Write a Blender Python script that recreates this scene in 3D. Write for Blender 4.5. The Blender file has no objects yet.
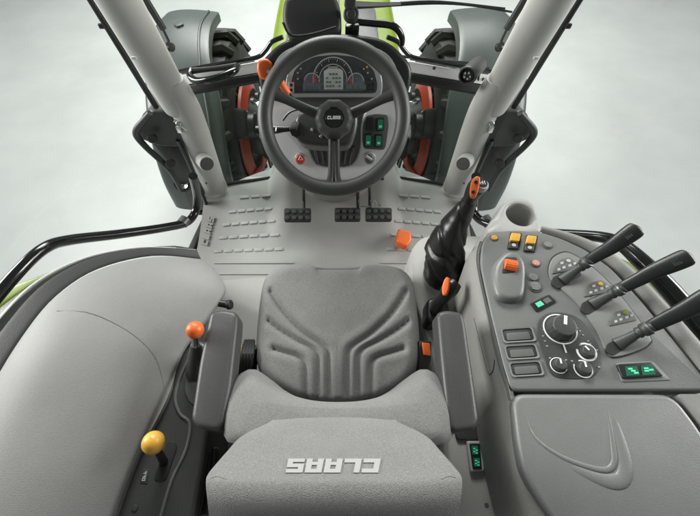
import bpy, bmesh, math, random
from mathutils import Vector, Matrix, noise
from mathutils.bvhtree import BVHTree
random.seed(7)
V = Vector
S = bpy.context.scene
C = S.collection

# ------------------------------------------------------------------ camera
CAM = V((0, 0, 1.65)); PITCH = math.radians(59); FPX = 350.0; CX, CY = 335.0, 258.0
FW = V((0, math.cos(PITCH), -math.sin(PITCH))); UPV = V((0, math.sin(PITCH), math.cos(PITCH)))
cd = bpy.data.cameras.new('camera'); cam = bpy.data.objects.new('camera', cd); C.objects.link(cam)
cam.location = CAM; cam.rotation_euler = (math.radians(90) - PITCH, 0, 0)
cd.sensor_width = 36; cd.lens = 18; cd.shift_x = 15 / 700.0; cd.clip_start = 0.02; cd.clip_end = 500
S.camera = cam

# measured points of the photograph, placed on real planes of the cab
def ray(px, py): return FW * FPX + V((1, 0, 0)) * (px - CX) + UPV * (CY - py)
def UP(px, py, pl, off=0.0):
    p0, n = pl; d = ray(px, py)
    t = ((p0 + n * off) - CAM).dot(n) / d.dot(n)
    return CAM + d * t
def UZ(px, py, z): return UP(px, py, (V((0, 0, z)), V((0, 0, 1))))
def UY(px, py, y): return UP(px, py, (V((0, y, 0)), V((0, 1, 0))))
def UX(px, py, x): return UP(px, py, (V((x, 0, 0)), V((1, 0, 0))))
def ZP(z): return (V((0, 0, z)), V((0, 0, 1)))
def hit(px, py, bvh, lift=0.0, fall=None):
    d = ray(px, py).normalized()
    loc, nor, i, dist = bvh.ray_cast(CAM, d)
    if loc is None: return fall
    if nor.dot(d) > 0: nor = -nor
    return loc + nor * lift

# ------------------------------------------------------------------ materials
M = {}
def lin(c): return tuple(((v / 12.92) if v <= 0.04045 else ((v + 0.055) / 1.055) ** 2.4) for v in c)
def mat(name, col, rough=0.5, metal=0.0, bump=0.0, bscale=300.0, var=0.0, vscale=6.0, coat=0.0, spec=0.5, emit=None, sheen=0.0, speck=0.0):
    m = bpy.data.materials.new(name); m.use_nodes = True; nt = m.node_tree; N = nt.nodes; L = nt.links
    b = N['Principled BSDF']
    b.inputs['Base Color'].default_value = (*col, 1); b.inputs['Roughness'].default_value = rough
    b.inputs['Metallic'].default_value = metal; b.inputs['Coat Weight'].default_value = coat
    b.inputs['Specular IOR Level'].default_value = spec; b.inputs['Sheen Weight'].default_value = sheen
    tc = N.new('ShaderNodeTexCoord')
    if var or speck:
        n1 = N.new('ShaderNodeTexNoise'); n1.inputs['Scale'].default_value = vscale; n1.inputs['Detail'].default_value = 6; n1.inputs['Roughness'].default_value = .65
        L.new(tc.outputs['Object'], n1.inputs['Vector'])
        r = N.new('ShaderNodeMapRange'); r.inputs['From Min'].default_value = .25; r.inputs['From Max'].default_value = .75
        r.inputs['To Min'].default_value = 1 - var; r.inputs['To Max'].default_value = 1 + var
        L.new(n1.outputs['Fac'], r.inputs['Value'])
        out = r.outputs['Result']
        if speck:
            n3 = N.new('ShaderNodeTexNoise'); n3.inputs['Scale'].default_value = bscale; n3.inputs['Detail'].default_value = 3
            L.new(tc.outputs['Object'], n3.inputs['Vector'])
            r3 = N.new('ShaderNodeMapRange'); r3.inputs['From Min'].default_value = .3; r3.inputs['From Max'].default_value = .7
            r3.inputs['To Min'].default_value = 1 - speck; r3.inputs['To Max'].default_value = 1 + speck
            L.new(n3.outputs['Fac'], r3.inputs['Value'])
            mu = N.new('ShaderNodeMath'); mu.operation = 'MULTIPLY'; L.new(out, mu.inputs[0]); L.new(r3.outputs['Result'], mu.inputs[1]); out = mu.outputs[0]
        mx = N.new('ShaderNodeVectorMath'); mx.operation = 'SCALE'; mx.inputs[0].default_value = col
        L.new(out, mx.inputs['Scale']); L.new(mx.outputs['Vector'], b.inputs['Base Color'])
        rr = N.new('ShaderNodeMapRange'); rr.inputs['To Min'].default_value = max(0.02, rough - .07); rr.inputs['To Max'].default_value = min(1, rough + .09)
        L.new(n1.outputs['Fac'], rr.inputs['Value']); L.new(rr.outputs['Result'], b.inputs['Roughness'])
    if bump:
        n2 = N.new('ShaderNodeTexNoise'); n2.inputs['Scale'].default_value = bscale; n2.inputs['Detail'].default_value = 3
        L.new(tc.outputs['Object'], n2.inputs['Vector'])
        bp = N.new('ShaderNodeBump'); bp.inputs['Strength'].default_value = bump; bp.inputs['Distance'].default_value = .002
        L.new(n2.outputs['Fac'], bp.inputs['Height']); L.new(bp.outputs['Normal'], b.inputs['Normal'])
    if emit:
        b.inputs['Emission Color'].default_value = (*emit[0], 1); b.inputs['Emission Strength'].default_value = emit[1]
    M[name] = m; return m
def add_ribs(m, sc_, st):
    nt = M[m].node_tree; b = nt.nodes['Principled BSDF']; w_ = nt.nodes.new('ShaderNodeTexWave'); w_.bands_direction = 'Y'; w_.inputs['Scale'].default_value = sc_; w_.inputs['Distortion'].default_value = .6; w_.inputs['Detail'].default_value = 1
    tc = nt.nodes.new('ShaderNodeTexCoord'); nt.links.new(tc.outputs['Object'], w_.inputs['Vector']); bp = nt.nodes.new('ShaderNodeBump'); bp.inputs['Strength'].default_value = st; bp.inputs['Distance'].default_value = .001
    old = b.inputs['Normal'].links[0].from_socket; nt.links.new(old, bp.inputs['Normal']); nt.links.new(w_.outputs['Fac'], bp.inputs['Height']); nt.links.new(bp.outputs['Normal'], b.inputs['Normal'])
W = lambda g, w=0.0: (g * (1 + w), g, g * (1 - w * 1.6))
mat('floor_mat', (.32, .318, .303), .6, bump=.22, bscale=420, var=.07, vscale=5)
mat('pad_fabric', (.235, .235, .226), .55, bump=.35, bscale=450, var=.08, vscale=4, speck=.07, sheen=.1); add_ribs('pad_fabric', 105, .10)
mat('light_plastic', (.36, .357, .338), .42, bump=.12, bscale=500, var=.04)
mat('pillar_plastic', (.50, .497, .472), .42, bump=.10, bscale=500, var=.04)
mat('trim_plastic', (.24, .237, .223), .62, bump=.45, bscale=450, var=.06, speck=.06)
mat('console_plastic', (.160, .163, .157), .34, bump=.22, bscale=520, var=.06, speck=.06)
mat('lid_plastic', (.162, .165, .159), .36, bump=.25, bscale=520, var=.07, speck=.06)
mat('plate_plastic', (.19, .192, .182), .42, bump=.15, bscale=520, var=.04)
mat('arm_plastic', (.048, .049, .047), .42, bump=.18, bscale=380, var=.08, speck=.08)
mat('dark_plastic', (.045, .047, .045), .45, bump=.3, bscale=420, var=.1)
mat('mid_plastic', (.11, .113, .107), .48, bump=.25, bscale=420, var=.07)
mat('side_plastic', (.055, .057, .053), .34, bump=.25, bscale=420, var=.08)
mat('black_plastic', (.014, .015, .015), .38, bump=.15, bscale=400, var=.15)
mat('black_gloss', (.008, .009, .009), .16, coat=.4, var=.2, vscale=20)
mat('rubber', (.016, .017, .016), .62, bump=.25, bscale=200, var=.2)
mat('leather', (.010, .010, .010), .32, bump=.3, bscale=260, var=.2)
mat('wheel_rubber', (.065, .067, .063), .45, bump=.25, bscale=600, var=.06)
mat('fabric', (.182, .182, .175), .95, bump=.9, bscale=620, var=.08, vscale=14, sheen=.12, speck=.30)
mat('fabric_dark', (.215, .215, .207), .95, bump=1.0, bscale=480, var=.09, vscale=14, sheen=.15, speck=.34)
mat('silver', (.80, .80, .79), .36, metal=.12, var=.04)
mat('chrome', (.75, .75, .74), .16, metal=1.0, var=.05)
mat('bezel', (.42, .43, .43), .34, metal=.15)
mat('gauge_face', (.045, .048, .052), .25, coat=.3)
mat('gauge_blue', (.14, .165, .19), .35)
mat('lcd', (.46, .50, .45), .3)
mat('lcd_dark', (.12, .135, .125), .3)
mat('white_mark', (.80, .80, .78), .5)
mat('grey_mark', (.42, .43, .42), .5)
mat('logo_grey', (.33, .33, .32), .8, bump=.5, bscale=500)
mat('green_key', (.012, .075, .045), .3, emit=((.02, .5, .25), .10))
mat('green_mark', (.10, .55, .32), .4, emit=((.1, .8, .45), .25))
mat('orange', (.72, .135, .025), .38, var=.06, vscale=30, bump=.05)
mat('yellow', (.66, .36, .05), .38, var=.05, vscale=30)
mat('red', (.65, .045, .03), .35)
mat('pink', (.55, .25, .21), .5)
mat('rim_red', (.62, .065, .022), .4, var=.12, vscale=12)
mat('lime', (.16, .235, .004), .38, coat=.25, var=.05)
mat('mudguard', (.062, .076, .071), .38, bump=.15, bscale=150, var=.12, vscale=4)
mat('mech', (.16, .165, .16), .4, metal=.6, var=.3, vscale=25)
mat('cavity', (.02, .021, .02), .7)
mat('ground', (.77, .81, .785), .6, var=.13, vscale=.55, bump=.1, bscale=6)
def glass(name, tint, gl):
    m = bpy.data.materials.new(name); m.use_nodes = True; nt = m.node_tree; nt.nodes.clear()
    o = nt.nodes.new('ShaderNodeOutputMaterial'); t = nt.nodes.new('ShaderNodeBsdfTransparent'); g = nt.nodes.new('ShaderNodeBsdfGlossy')
    t.inputs['Color'].default_value = (*tint, 1); g.inputs['Roughness'].default_value = .03
    x = nt.nodes.new('ShaderNodeMixShader'); x.inputs[0].default_value = gl
    nt.links.new(t.outputs[0], x.inputs[1]); nt.links.new(g.outputs[0], x.inputs[2]); nt.links.new(x.outputs[0], o.inputs[0]); M[name] = m
glass('glass_lower', (.60, .67, .64), .03)
glass('glass_side', (.965, .98, .972), .02)

# ------------------------------------------------------------------ objects
def thing(name, label, cat, loc, group=None):
    o = bpy.data.objects.new(name, None); C.objects.link(o); o.location = loc
    o.empty_display_size = .05; o['label'] = label; o['category'] = cat
    if group: o['group'] = group
    return o
def root_loc(p):
    while p.parent: p = p.parent
    return V(p.location)
def obj(name, bm, m, parent=None, label=None, sharp=38, loc=None):
    bmesh.ops.recalc_face_normals(bm, faces=bm.faces[:])
    if parent is not None: bmesh.ops.translate(bm, vec=-root_loc(parent), verts=bm.verts[:])
    elif loc is not None: bmesh.ops.translate(bm, vec=-V(loc), verts=bm.verts[:])
    me = bpy.data.meshes.new(name); bm.to_mesh(me); bm.free()
    for p in me.polygons: p.use_smooth = True
    me.set_sharp_from_angle(angle=math.radians(sharp))
    me.materials.append(M[m])
    o = bpy.data.objects.new(name, me); C.objects.link(o)
    if parent is not None: o.parent = parent
    elif loc is not None: o.location = loc
    if label: o['label'] = label
    return o
def solo(name, bm, m, label, cat, loc, group=None):
    o = obj(name, bm, m, None, label, loc=loc); o['category'] = cat
    if group: o['group'] = group
    return o
def struct(name, bm, m):
    o = obj(name, bm, m); o['kind'] = 'structure'; return o
NB = bmesh.new
def merge(bm, t):
    me = bpy.data.meshes.new('t'); t.to_mesh(me); t.free(); bm.from_mesh(me); bpy.data.meshes.remove(me)

def crom(pts, n=6, closed=False):
    P = [V(p) for p in pts]; out = []; k = len(P)
    rng = range(k) if closed else range(k - 1)
    for i in rng:
        if closed: a, b, c, d = P[(i - 1) % k], P[i], P[(i + 1) % k], P[(i + 2) % k]
        else: a, b, c, d = P[max(i - 1, 0)], P[i], P[i + 1], P[min(i + 2, k - 1)]
        for j in range(n):
            t = j / n
            out.append(.5 * ((2 * b) + (c - a) * t + (2 * a - 5 * b + 4 * c - d) * t * t + (3 * b - a - 3 * c + d) * t ** 3))
    if not closed: out.append(P[-1].copy())
    return out
def fillet(pts, r, n=5):
    P = [V(p) for p in pts]; out = []; k = len(P)
    for i in range(k):
        a, b, c = P[i - 1], P[i], P[(i + 1) % k]
        u = a - b; w = c - b
        rr = min(r, u.length * .45, w.length * .45)
        s = b + u.normalized() * rr; e = b + w.normalized() * rr
        for j in range(n + 1):
            t = j / n; out.append((1 - t) ** 2 * s + 2 * t * (1 - t) * b + t * t * e)
    return out
def slab(bm, pts, vec, bev=0.0, seg=3, both=False):
    t = NB(); vs = [t.verts.new(p) for p in pts]; f = t.faces.new(vs)
    f.normal_update()
    if f.normal.dot(vec) > 0: f.normal_flip()
    r = bmesh.ops.extrude_face_region(t, geom=[f]); nv = [e for e in r['geom'] if isinstance(e, bmesh.types.BMVert)]
    # f stays as the top, moved copies become the bottom
    bmesh.ops.translate(t, vec=vec, verts=nv)
    tops = set(vs)
    if not any(ff for ff in t.faces if all(v in tops for v in ff.verts)):
        t.faces.new(vs)
    if bev:
        es = [e for e in t.edges if e.verts[0] in tops and e.verts[1] in tops]
        if both:
            nvs = set(nv); es += [e for e in t.edges if e.verts[0] in nvs and e.verts[1] in nvs]
        bmesh.ops.bevel(t, geom=es, offset=bev, segments=seg, profile=.5, affect='EDGES', clamp_overlap=True)
    merge(bm, t)
def plate(bm, px, pl, th, bev=0.0, off=0.0, rnd=0.0, sm=0, seg=3, x0=0, y0=0):
    pts = [UP(x + x0, y + y0, pl, off) for x, y in px]
    if sm: pts = crom(pts, sm, True)
    elif rnd: pts = fillet(pts, rnd)
    slab(bm, pts, -pl[1] * th, bev, seg)
def frame_of(n):
    n = n.normalized(); a = V((0, 0, 1)) if abs(n.z) < .9 else V((0, 1, 0))
    x = a.cross(n).normalized(); y = n.cross(x).normalized(); return x, y, n
def lathe(bm, c, n, prof, seg=40, lobes=0, amp=0.0):
    x, y, z = frame_of(n); rings = []
    for r, h in prof:
        if r <= 1e-6: rings.append([bm.verts.new(c + z * h)])
        else:
            ring = []
            for i in range(seg):
                a = 2 * math.pi * i / seg; q = r * (1 + amp * math.cos(lobes * a))
                ring.append(bm.verts.new(c + x * (q * math.cos(a)) + y * (q * math.sin(a)) + z * h))
            rings.append(ring)
    for A, B in zip(rings, rings[1:]):
        if len(A) == 1 and len(B) == 1: continue
        for i in range(seg):
            j = (i + 1) % seg
            if len(A) == 1: bm.faces.new((A[0], B[i], B[j]))
            elif len(B) == 1: bm.faces.new((A[i], A[j], B[0]))
            else: bm.faces.new((A[i], A[j], B[j], B[i]))
def knob(bm, c, n, r, h, bev=None, seg=32, taper=1.0, lobes=0, amp=0.0):
    b = bev if bev is not None else min(r, h) * .25
    r2 = r * taper
    prof = [(0, 0), (r, 0), (r2, h - b)] + [(r2 - b * (1 - math.cos(a)), h - b + b * math.sin(a)) for a in [math.pi / 8 * k for k in range(1, 5)]] + [(0, h)]
    lathe(bm, c, n, prof, seg, lobes, amp)
def ringm(bm, c, n, r1, r2, h, seg=48, a0=0, a1=360):
    x, y, z = frame_of(n); full = (a1 - a0) >= 360
    K = seg if full else seg + 1; rows = []
    for i in range(K):
        a = math.radians(a0 + (a1 - a0) * i / seg); d = x * math.cos(a) + y * math.sin(a)
        rows.append([bm.verts.new(c + d * r1), bm.verts.new(c + d * r1 + z * h), bm.verts.new(c + d * r2 + z * h), bm.verts.new(c + d * r2)])
    for i in range(seg):
        A, B = rows[i], rows[(i + 1) % K]
        for k in range(4): bm.faces.new((A[k], A[(k + 1) % 4], B[(k + 1) % 4], B[k]))
    if not full: bm.faces.new(rows[0]); bm.faces.new(rows[-1][::-1])
def tube(bm, pts, rad, seg=14, flat=1.0, up=None, caps=True, n=5, wob=None):
    P = [V(p) for p in pts]
    if isinstance(rad, (int, float)): rad = [rad] * len(P)
    R = [V((r, 0, 0)) for r in rad]
    if n > 1 and len(P) > 2: P = crom(P, n); R = crom(R, n)
    elif n > 1: 
        P = [P[0].lerp(P[1], i / n) for i in range(n + 1)]; R = [R[0].lerp(R[1], i / n) for i in range(n + 1)]
    rings = []; prev = None
    for i, p in enumerate(P):
        t = (P[min(i + 1, len(P) - 1)] - P[max(i - 1, 0)]).normalized()
        if up is not None: x = up.cross(t).normalized()
        elif prev is None:
            a = V((0, 0, 1)) if abs(t.z) < .9 else V((1, 0, 0)); x = a.cross(t).normalized()
        else: x = (prev - t * prev.dot(t)).normalized()
        prev = x; y = t.cross(x).normalized(); ring = []
        for k in range(seg):
            a = 2 * math.pi * k / seg; r = R[i].x
            q = p + x * (r * math.cos(a)) + y * (r * flat * math.sin(a))
            if wob: q = q + (q - p) * wob(q)
            ring.append(bm.verts.new(q))
        rings.append(ring)
    for A, B in zip(rings, rings[1:]):
        for k in range(seg):
            j = (k + 1) % seg; bm.faces.new((A[k], A[j], B[j], B[k]))
    if caps:
        for rg in (rings[0], rings[-1]):
            c = bm.verts.new(sum((v.co for v in rg), V()) / seg)
            for k in range(seg): bm.faces.new((rg[k], rg[(k + 1) % seg], c))
def box(bm, c, sx, sy, sz, x=V((1, 0, 0)), y=V((0, 1, 0)), z=V((0, 0, 1)), bev=0.0, seg=2):
    t = NB(); r = bmesh.ops.create_cube(t, size=1)
    for v in t.verts: v.co = V(c) + x * (v.co.x * sx) + y * (v.co.y * sy) + z * (v.co.z * sz)
    if bev: bmesh.ops.bevel(t, geom=t.edges[:], offset=bev, segments=seg, profile=.5, affect='EDGES', clamp_overlap=True)
    merge(bm, t)
def patch(bm, ctrl, nu=6, nv=6):
    rows = [crom(r, nu) for r in ctrl]
    cols = [crom([r[i] for r in rows], nv) for i in range(len(rows[0]))]
    vs = [[bm.verts.new(p) for p in c] for c in cols]
    for i in range(len(vs) - 1):
        for j in range(len(vs[0]) - 1):
            bm.faces.new((vs[i][j], vs[i + 1][j], vs[i + 1][j + 1], vs[i][j + 1]))
    return vs
def bvh_of(bm):
    bm.normal_update(); return BVHTree.FromBMesh(bm)
def dist_poly(p, poly):
    best = 9
    for a, b in zip(poly, poly[1:]):
        ab = b - a; t = max(0, min(1, (p - a).dot(ab) / max(ab.length_squared, 1e-9)))
        best = min(best, (p - (a + ab * t)).length)
    return best
def sstep(a, b, x):
    t = max(0, min(1, (x - a) / (b - a))); return t * t * (3 - 2 * t)

# letters as rectangles in a 1x1 cell, butted end to end
LET = {
 'C': [(0, 0, .34, 1), (.34, 0, 1, .28), (.34, .72, 1, 1)],
 'L': [(0, 0, .34, 1), (.34, 0, 1, .28)],
 'A': [(0, 0, .34, 1), (.66, 0, 1, 1), (.34, .24, .66, .46), (.34, .74, .66, 1)],
 'S': [(0, 0, 1, .24), (0, .38, 1, .62), (0, .76, 1, 1), (0, .62, .32, .76), (.68, .24, 1, .38)],
 'O': [(0, 0, .32, 1), (.68, 0, 1, 1), (.32, 0, .68, .24), (.32, .76, .68, 1)],
 'F': [(0, 0, .32, 1), (.32, .76, 1, 1), (.32, .4, .85, .62)],
 'R': [(0, 0, .32, 1), (.66, 0, 1, 1), (.32, .34, .66, .56), (.32, .76, .66, 1)],
 'I': [(.3, 0, .7, 1)], 'U': [(0, 0, .32, 1), (.68, 0, 1, 1), (.32, 0, .68, .26)],
 'N': [(0, 0, .3, 1), (.7, 0, 1, 1), (.3, .72, .5, 1), (.5, 0, .7, .4)],
 '+': [(.38, .1, .62, .9), (.1, .38, .38, .62), (.62, .38, .9, .62)], '-': [(.15, .38, .85, .62)],
}
def letters(bm, word, f, gap=.16, shear=.18, sub=3, wide=None):
    """f(u,v,top) -> world point, u along the word 0..1, v letter height 0..1"""
    n = len(word); cw = 1 / (n + (n - 1) * gap)
    for i, ch in enumerate(word):
        x0 = i * cw * (1 + gap)
        for (a, b, c, d) in LET.get(ch, []):
            g = []
            for iu in range(sub + 1):
                col = []
                for iv in range(sub + 1):
                    u = a + (c - a) * iu / sub; v = b + (d - b) * iv / sub
                    col.append((x0 + cw * (u + shear * (v - .5)), v))
                g.append(col)
            top = [[bm.verts.new(f(u, v, 1)) for u, v in col] for col in g]
            bot = [[bm.verts.new(f(u, v, 0)) for u, v in col] for col in g]
            for iu in range(sub):
                for iv in range(sub):
                    bm.faces.new((top[iu][iv], top[iu + 1][iv], top[iu + 1][iv + 1], top[iu][iv + 1]))
            for k in range(sub):
                for A, B in (((k, 0), (k + 1, 0)), ((k, sub), (k + 1, sub)), ((0, k), (0, k + 1)), ((sub, k), (sub, k + 1))):
                    bm.faces.new((top[A[0]][A[1]], top[B[0]][B[1]], bot[B[0]][B[1]], bot[A[0]][A[1]]))
def plane_word(bm, word, c, x, y, n, w, h, th=.001, **k):
    letters(bm, word, lambda u, v, t: c + x * ((u - .5) * w) + y * ((v - .5) * h) + n * (th * t), sub=1, **k)

def mx(px, s): return px if s < 0 else 670 - px   # the cab is symmetric about its centre line

# ================================================================== ground outside
bm = NB(); n = 40
for i in range(1):
    vs = [bm.verts.new(p) for p in ((-120, -120, -1.08), (120, -120, -1.08), (120, 120, -1.08), (-120, 120, -1.08))]; bm.faces.new(vs)
struct('ground', bm, 'ground')

# ================================================================== cab floor
def floor_z(x, y):
    z = .40 * sstep(1.02, 1.62, y) * (1 - sstep(.24, .40, abs(x)))
    z += .10 * sstep(1.0, 1.6, y) * sstep(.24, .36, abs(x))
    z -= .012 * sstep(.20, .32, abs(x)) * (1 - sstep(.95, 1.05, y)) * 0
    return z
bm = NB(); nx, ny = 96, 70; G = []
for j in range(ny + 1):
    y = .3 + (1.0 * j / ny) * 1.32; row = []
    for i in range(nx + 1):
        xx = -0.77 + 1.54 * i / nx
        yy = min(y, 1.60 - .14 * sstep(.33, .77, abs(xx)) ) if j == ny else y * 1.0
        yy = .3 + (yy - .3) * ((1.60 - .16 * sstep(.30, .77, abs(xx))) - .3) / 1.32 if True else y
        row.append(bm.verts.new((xx, yy, floor_z(xx, yy))))
    G.append(row)
for j in range(ny):
    for i in range(nx): bm.faces.new((G[j][i], G[j][i + 1], G[j + 1][i + 1], G[j + 1][i]))
# side skirts of the floor pan
for s in (0, nx):
    low = [bm.verts.new(G[j][s].co + V((0, 0, -.14))) for j in range(ny + 1)]
    for j in range(ny): bm.faces.new((G[j][s], G[j + 1][s], low[j + 1], low[j]))
fbvh = bvh_of(bm)
floor = thing('cab_floor', 'light grey moulded cab floor with rows of raised grip bars between the two pillars', 'cab floor', (0, 1.0, 0))
floor['kind'] = 'structure'
# raised grip bars
rib = NB()
rows_ = [(240, 273, 197.5, 195), (229, 274, 212, 208), (223, 277, 225, 220.5), (219, 281, 238, 234.5), (214, 285, 251.5, 249)]
for s in (-1, 1):
    for (xa, xb, ya, yb) in rows_:
        k = max(3, round((xb - xa) / 9.6))
        for q in range(k):
            f0 = q / k; f1 = (q + .82) / k
            a = hit(mx(xa + (xb - xa) * f0, s), ya + (yb - ya) * f0, fbvh); b = hit(mx(xa + (xb - xa) * f1, s), ya + (yb - ya) * f1, fbvh)
            if a is None or b is None: continue
            if b.x < a.x: a, b = b, a
            c = (a + b) / 2 - V((0, 0, .001)); x = (b - a).normalized(); L = (b - a).length
            y = V((0, 0, 1)).cross(x).normalized(); z = x.cross(y).normalized()
            box(rib, c, L, .020, .010, x, y, z, bev=.003)
# cross seams toward the seat
for (xa, xb, yy) in ((214, 294, 263), (208, 300, 274), (380, 455, 263), (385, 455, 274)):
    a = UZ(xa, yy, .002); b = UZ(xb, yy, .002); box(rib, (a + b) / 2, (b - a).length, .008, .008, bev=.002)
obj('mat', bm, 'floor_mat', floor)
obj('grip_bar', rib, 'floor_mat', floor)['kind'] = 'stuff'
# embossed maker's name at the left edge of the mat
bm = NB()
def ff(u, v, t):
    p = hit(207.5 + 7.5 * u - 6 * v, 246 - 28 * u - 1 * v, fbvh)
    return (p if p is not None else UZ(207.5 + 7.5 * u - 6 * v, 246 - 28 * u, .0)) + V((0, 0, .001 + .007 * t))
letters(bm, 'CLAAS', ff, sub=1)
obj('logo', bm, 'floor_mat', floor, 'embossed maker name at the left edge of the mat')
for s in (-1, 1):   # sills
    bm = NB(); x = .795 * s
    pts = [UZ(mx(222, s), 204, -.02), UZ(mx(216, s), 204, -.02), UZ(mx(187, s), 264, -.02), UZ(mx(196, s), 264, -.02)]
    slab(bm, pts, V((0, 0, -.06)), .006)
    pts = [UZ(mx(214.5, s), 203, .0), UZ(mx(209, s), 203, .0), UZ(mx(178, s), 268, .0), UZ(mx(184, s), 268, .0)]
    slab(bm, pts, V((0, 0, -.08)), .006)
    solo('door_sill', bm, 'side_plastic', ('dark door sill strip beside the embossed floor edge, under the left pillar' if s < 0 else 'dark door sill strip on the right beside the gear lever, under the right pillar'), 'door sill', pts[0], 'door sills')

# step under the seat
bm = NB(); plate(bm, [(196, 282), (262, 276), (440, 276), (470, 282), (490, 420), (170, 420)], ZP(.10), .10, .012, rnd=.04)
o = thing('seat_platform', 'light grey raised platform that the driver seat stands on', 'platform', (0, .5, 0)); obj('deck', bm, 'light_plastic', o)
bm = NB(); box(bm, (0, .40, .25), .36, .36, .30, bev=.03); obj('pedestal', bm, 'black_plastic', o)

# ================================================================== pillars
for s in (-1, 1):
    base = UZ(mx(218, s), 195, .02); mid = UY(mx(187, s), 112, 1.34); top = UY(mx(124, s), 0, 1.30)
    t3 = top + (top - mid) * 1.2
    side = 'left' if s < 0 else 'right'
    P = thing('cab_pillar', ('pale grey windscreen pillar beside the black grab handle' if s < 0 else 'pale grey windscreen pillar beside the round work lamp'), 'pillar', base, 'windscreen pillars')
    bm = NB()
    tube(bm, [base + V((0, 0, -.01)), base + V((0, 0, .03)), base + V((0, 0, .10)), base.lerp(mid, .5), mid, mid.lerp(top, .35)], [.098, .088, .073, .068, .066, .060], seg=28, flat=.8, up=V((0, 1, 0)), n=8)
    lower = obj('lower_cover', bm, 'pillar_plastic', P)
    bm = NB()   # pivot boss facing the driver
    bc = UY(mx(205, s), 162, 1.27); n_ = V((-.55 * s, -.75, .35)).normalized()
    lathe(bm, bc + n_ * -.03, n_, [(.036, 0), (.036, .055), (.034, .062), (.031, .064), (.031, .059)], 32); 
    obj('boss', bm, 'pillar_plastic', lower)
    bm = NB(); lathe(bm, bc + n_ * -.03, n_, [(.031, .05), (.031, .061), (.028, .064), (0, .064)], 32); obj('boss_cap', bm, 'mid_plastic', lower)
    bm = NB(); q = UY(mx(206, s), 183, 1.285); knob(bm, q, n_, .006, .006); obj('screw', bm, 'mid_plastic', lower)
    bm = NB()
    u0 = UY(mx(181, s), 110, 1.335); u1 = UY(mx(118.5, s), 0, 1.30); u2 = u1 + (u1 - u0) * .9
    tube(bm, [u0.lerp(u1, -.03), u0, u0.lerp(u1, .07), u0.lerp(u1, .35), u1, u2], [.045, .062, .069, .071, .073, .074], seg=32, flat=.72, up=V((0, 1, 0)), n=8)
    obj('upper_cover', bm, 'pillar_plastic', P)
    bm = NB()
    e0 = UY(mx(163, s), 115, 1.36); e1 = UY(mx(92, s), 0, 1.34)
    e0 = UY(mx(161, s), 115, 1.36); e1 = UY(mx(91, s), 0, 1.34); tube(bm, [e0, e0.lerp(e1, .5), e1, e1 + (e1 - e0) * .8], .0125, seg=10, n=4)
    obj('seal', bm, 'black_plastic', P)
    for (qx, qy) in ((134, 58), (104, 26)):
        bm = NB(); 
        if qy == 58: q = UY(mx(qx, s), qy, 1.25); box(bm, q, .018, .008, .010, bev=.002); obj('clip', bm, 'silver', P)
        else: q = UY(mx(102, s), 26, 1.34); box(bm, q, .022, .012, .016, bev=.003); obj('clip', bm, 'black_plastic', P)

# ================================================================== hinge brackets beside the pillars
for s in (-1, 1):
    pl = (V((0, 1.36, 0)), V((0, -1, 0)))
    H = thing('hinge_bracket', ('black door hinge bracket outside the left pillar, by the long black door rail' if s < 0 else 'black door hinge bracket outside the right pillar, behind the gear lever'), 'hinge', UY(mx(190, s), 190, 1.36), 'door hinge brackets')
    bm = NB()
    plate(bm, [(mx(x, s), y) for x, y in ((150, 111), (170, 111), (182, 122), (186, 140), (178, 148), (160, 147), (138, 139), (136, 130))], pl, .07, .014, off=.03, rnd=.02)
    obj('housing', bm, 'dark_plastic', H)
    bm = NB()
    plate(bm, [(mx(x, s), y) for x, y in ((140, 127), (149, 139), (168, 162), (184, 190), (190, 208), (209, 207), (204, 193), (188, 152), (182, 138), (160, 143), (150, 132), (148, 112), (140, 120))], pl, .04, .008, off=-.02, rnd=.012)
    obj('arm', bm, 'black_plastic', H)
    bm = NB(); tube(bm, [UY(mx(x, s), y, 1.30) for x, y in ((150, 113), (143, 121), (137, 129), (137, 136), (146, 147), (160, 160), (172, 173), (181, 190))], [.012, .013, .015, .016, .015, .015, .014, .012], seg=12); obj('stay', bm, 'dark_plastic', H)
    bm = NB(); tube(bm, [UY(mx(x, s), y, 1.33) for x, y in ((178, 140), (190, 165), (203, 196), (207, 206))], .011, seg=10); obj('seal', bm, 'black_gloss', H)
    for (qx, qy, r) in ((153, 138, .020), (171, 163, .022)):
        bm = NB(); knob(bm, UY(mx(qx, s), qy, 1.31), V((-.2 * s, -.8, .5)), r, .03); obj('bolt_cap', bm, 'dark_plastic', H)
    bm = NB()
    c = UY(mx(180, s), 124, 1.30)
    knob(bm, c, V((0, -.8, .6)), .012, .02); box(bm, c + V((.012 * s, 0, -.025)), .022, .02, .035, bev=.004); tube(bm, [c + V((-.02, 0, .02)), c + V((.02, 0, -.03))], .006)
    obj('latch', bm, 'chrome', H)
    if s < 0:
        bm = NB(); c = UY(184, 183, 1.40)
        lathe(bm, c, V((.1, -.7, .6)), [(0, 0), (.03, .0), (.036, .02), (.03, .035), (.012, .022), (0, .024)], 28)
        L_ = thing('side_lamp', 'small chrome lamp low behind the left hinge bracket', 'lamp', c); obj('reflector', bm, 'chrome', L_)
        bm = NB(); ringm(bm, c + V((0, 0, 0)), V((.1, -.7, .6)), .036, .046, .035); obj('housing', bm, 'black_plastic', L_)

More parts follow.
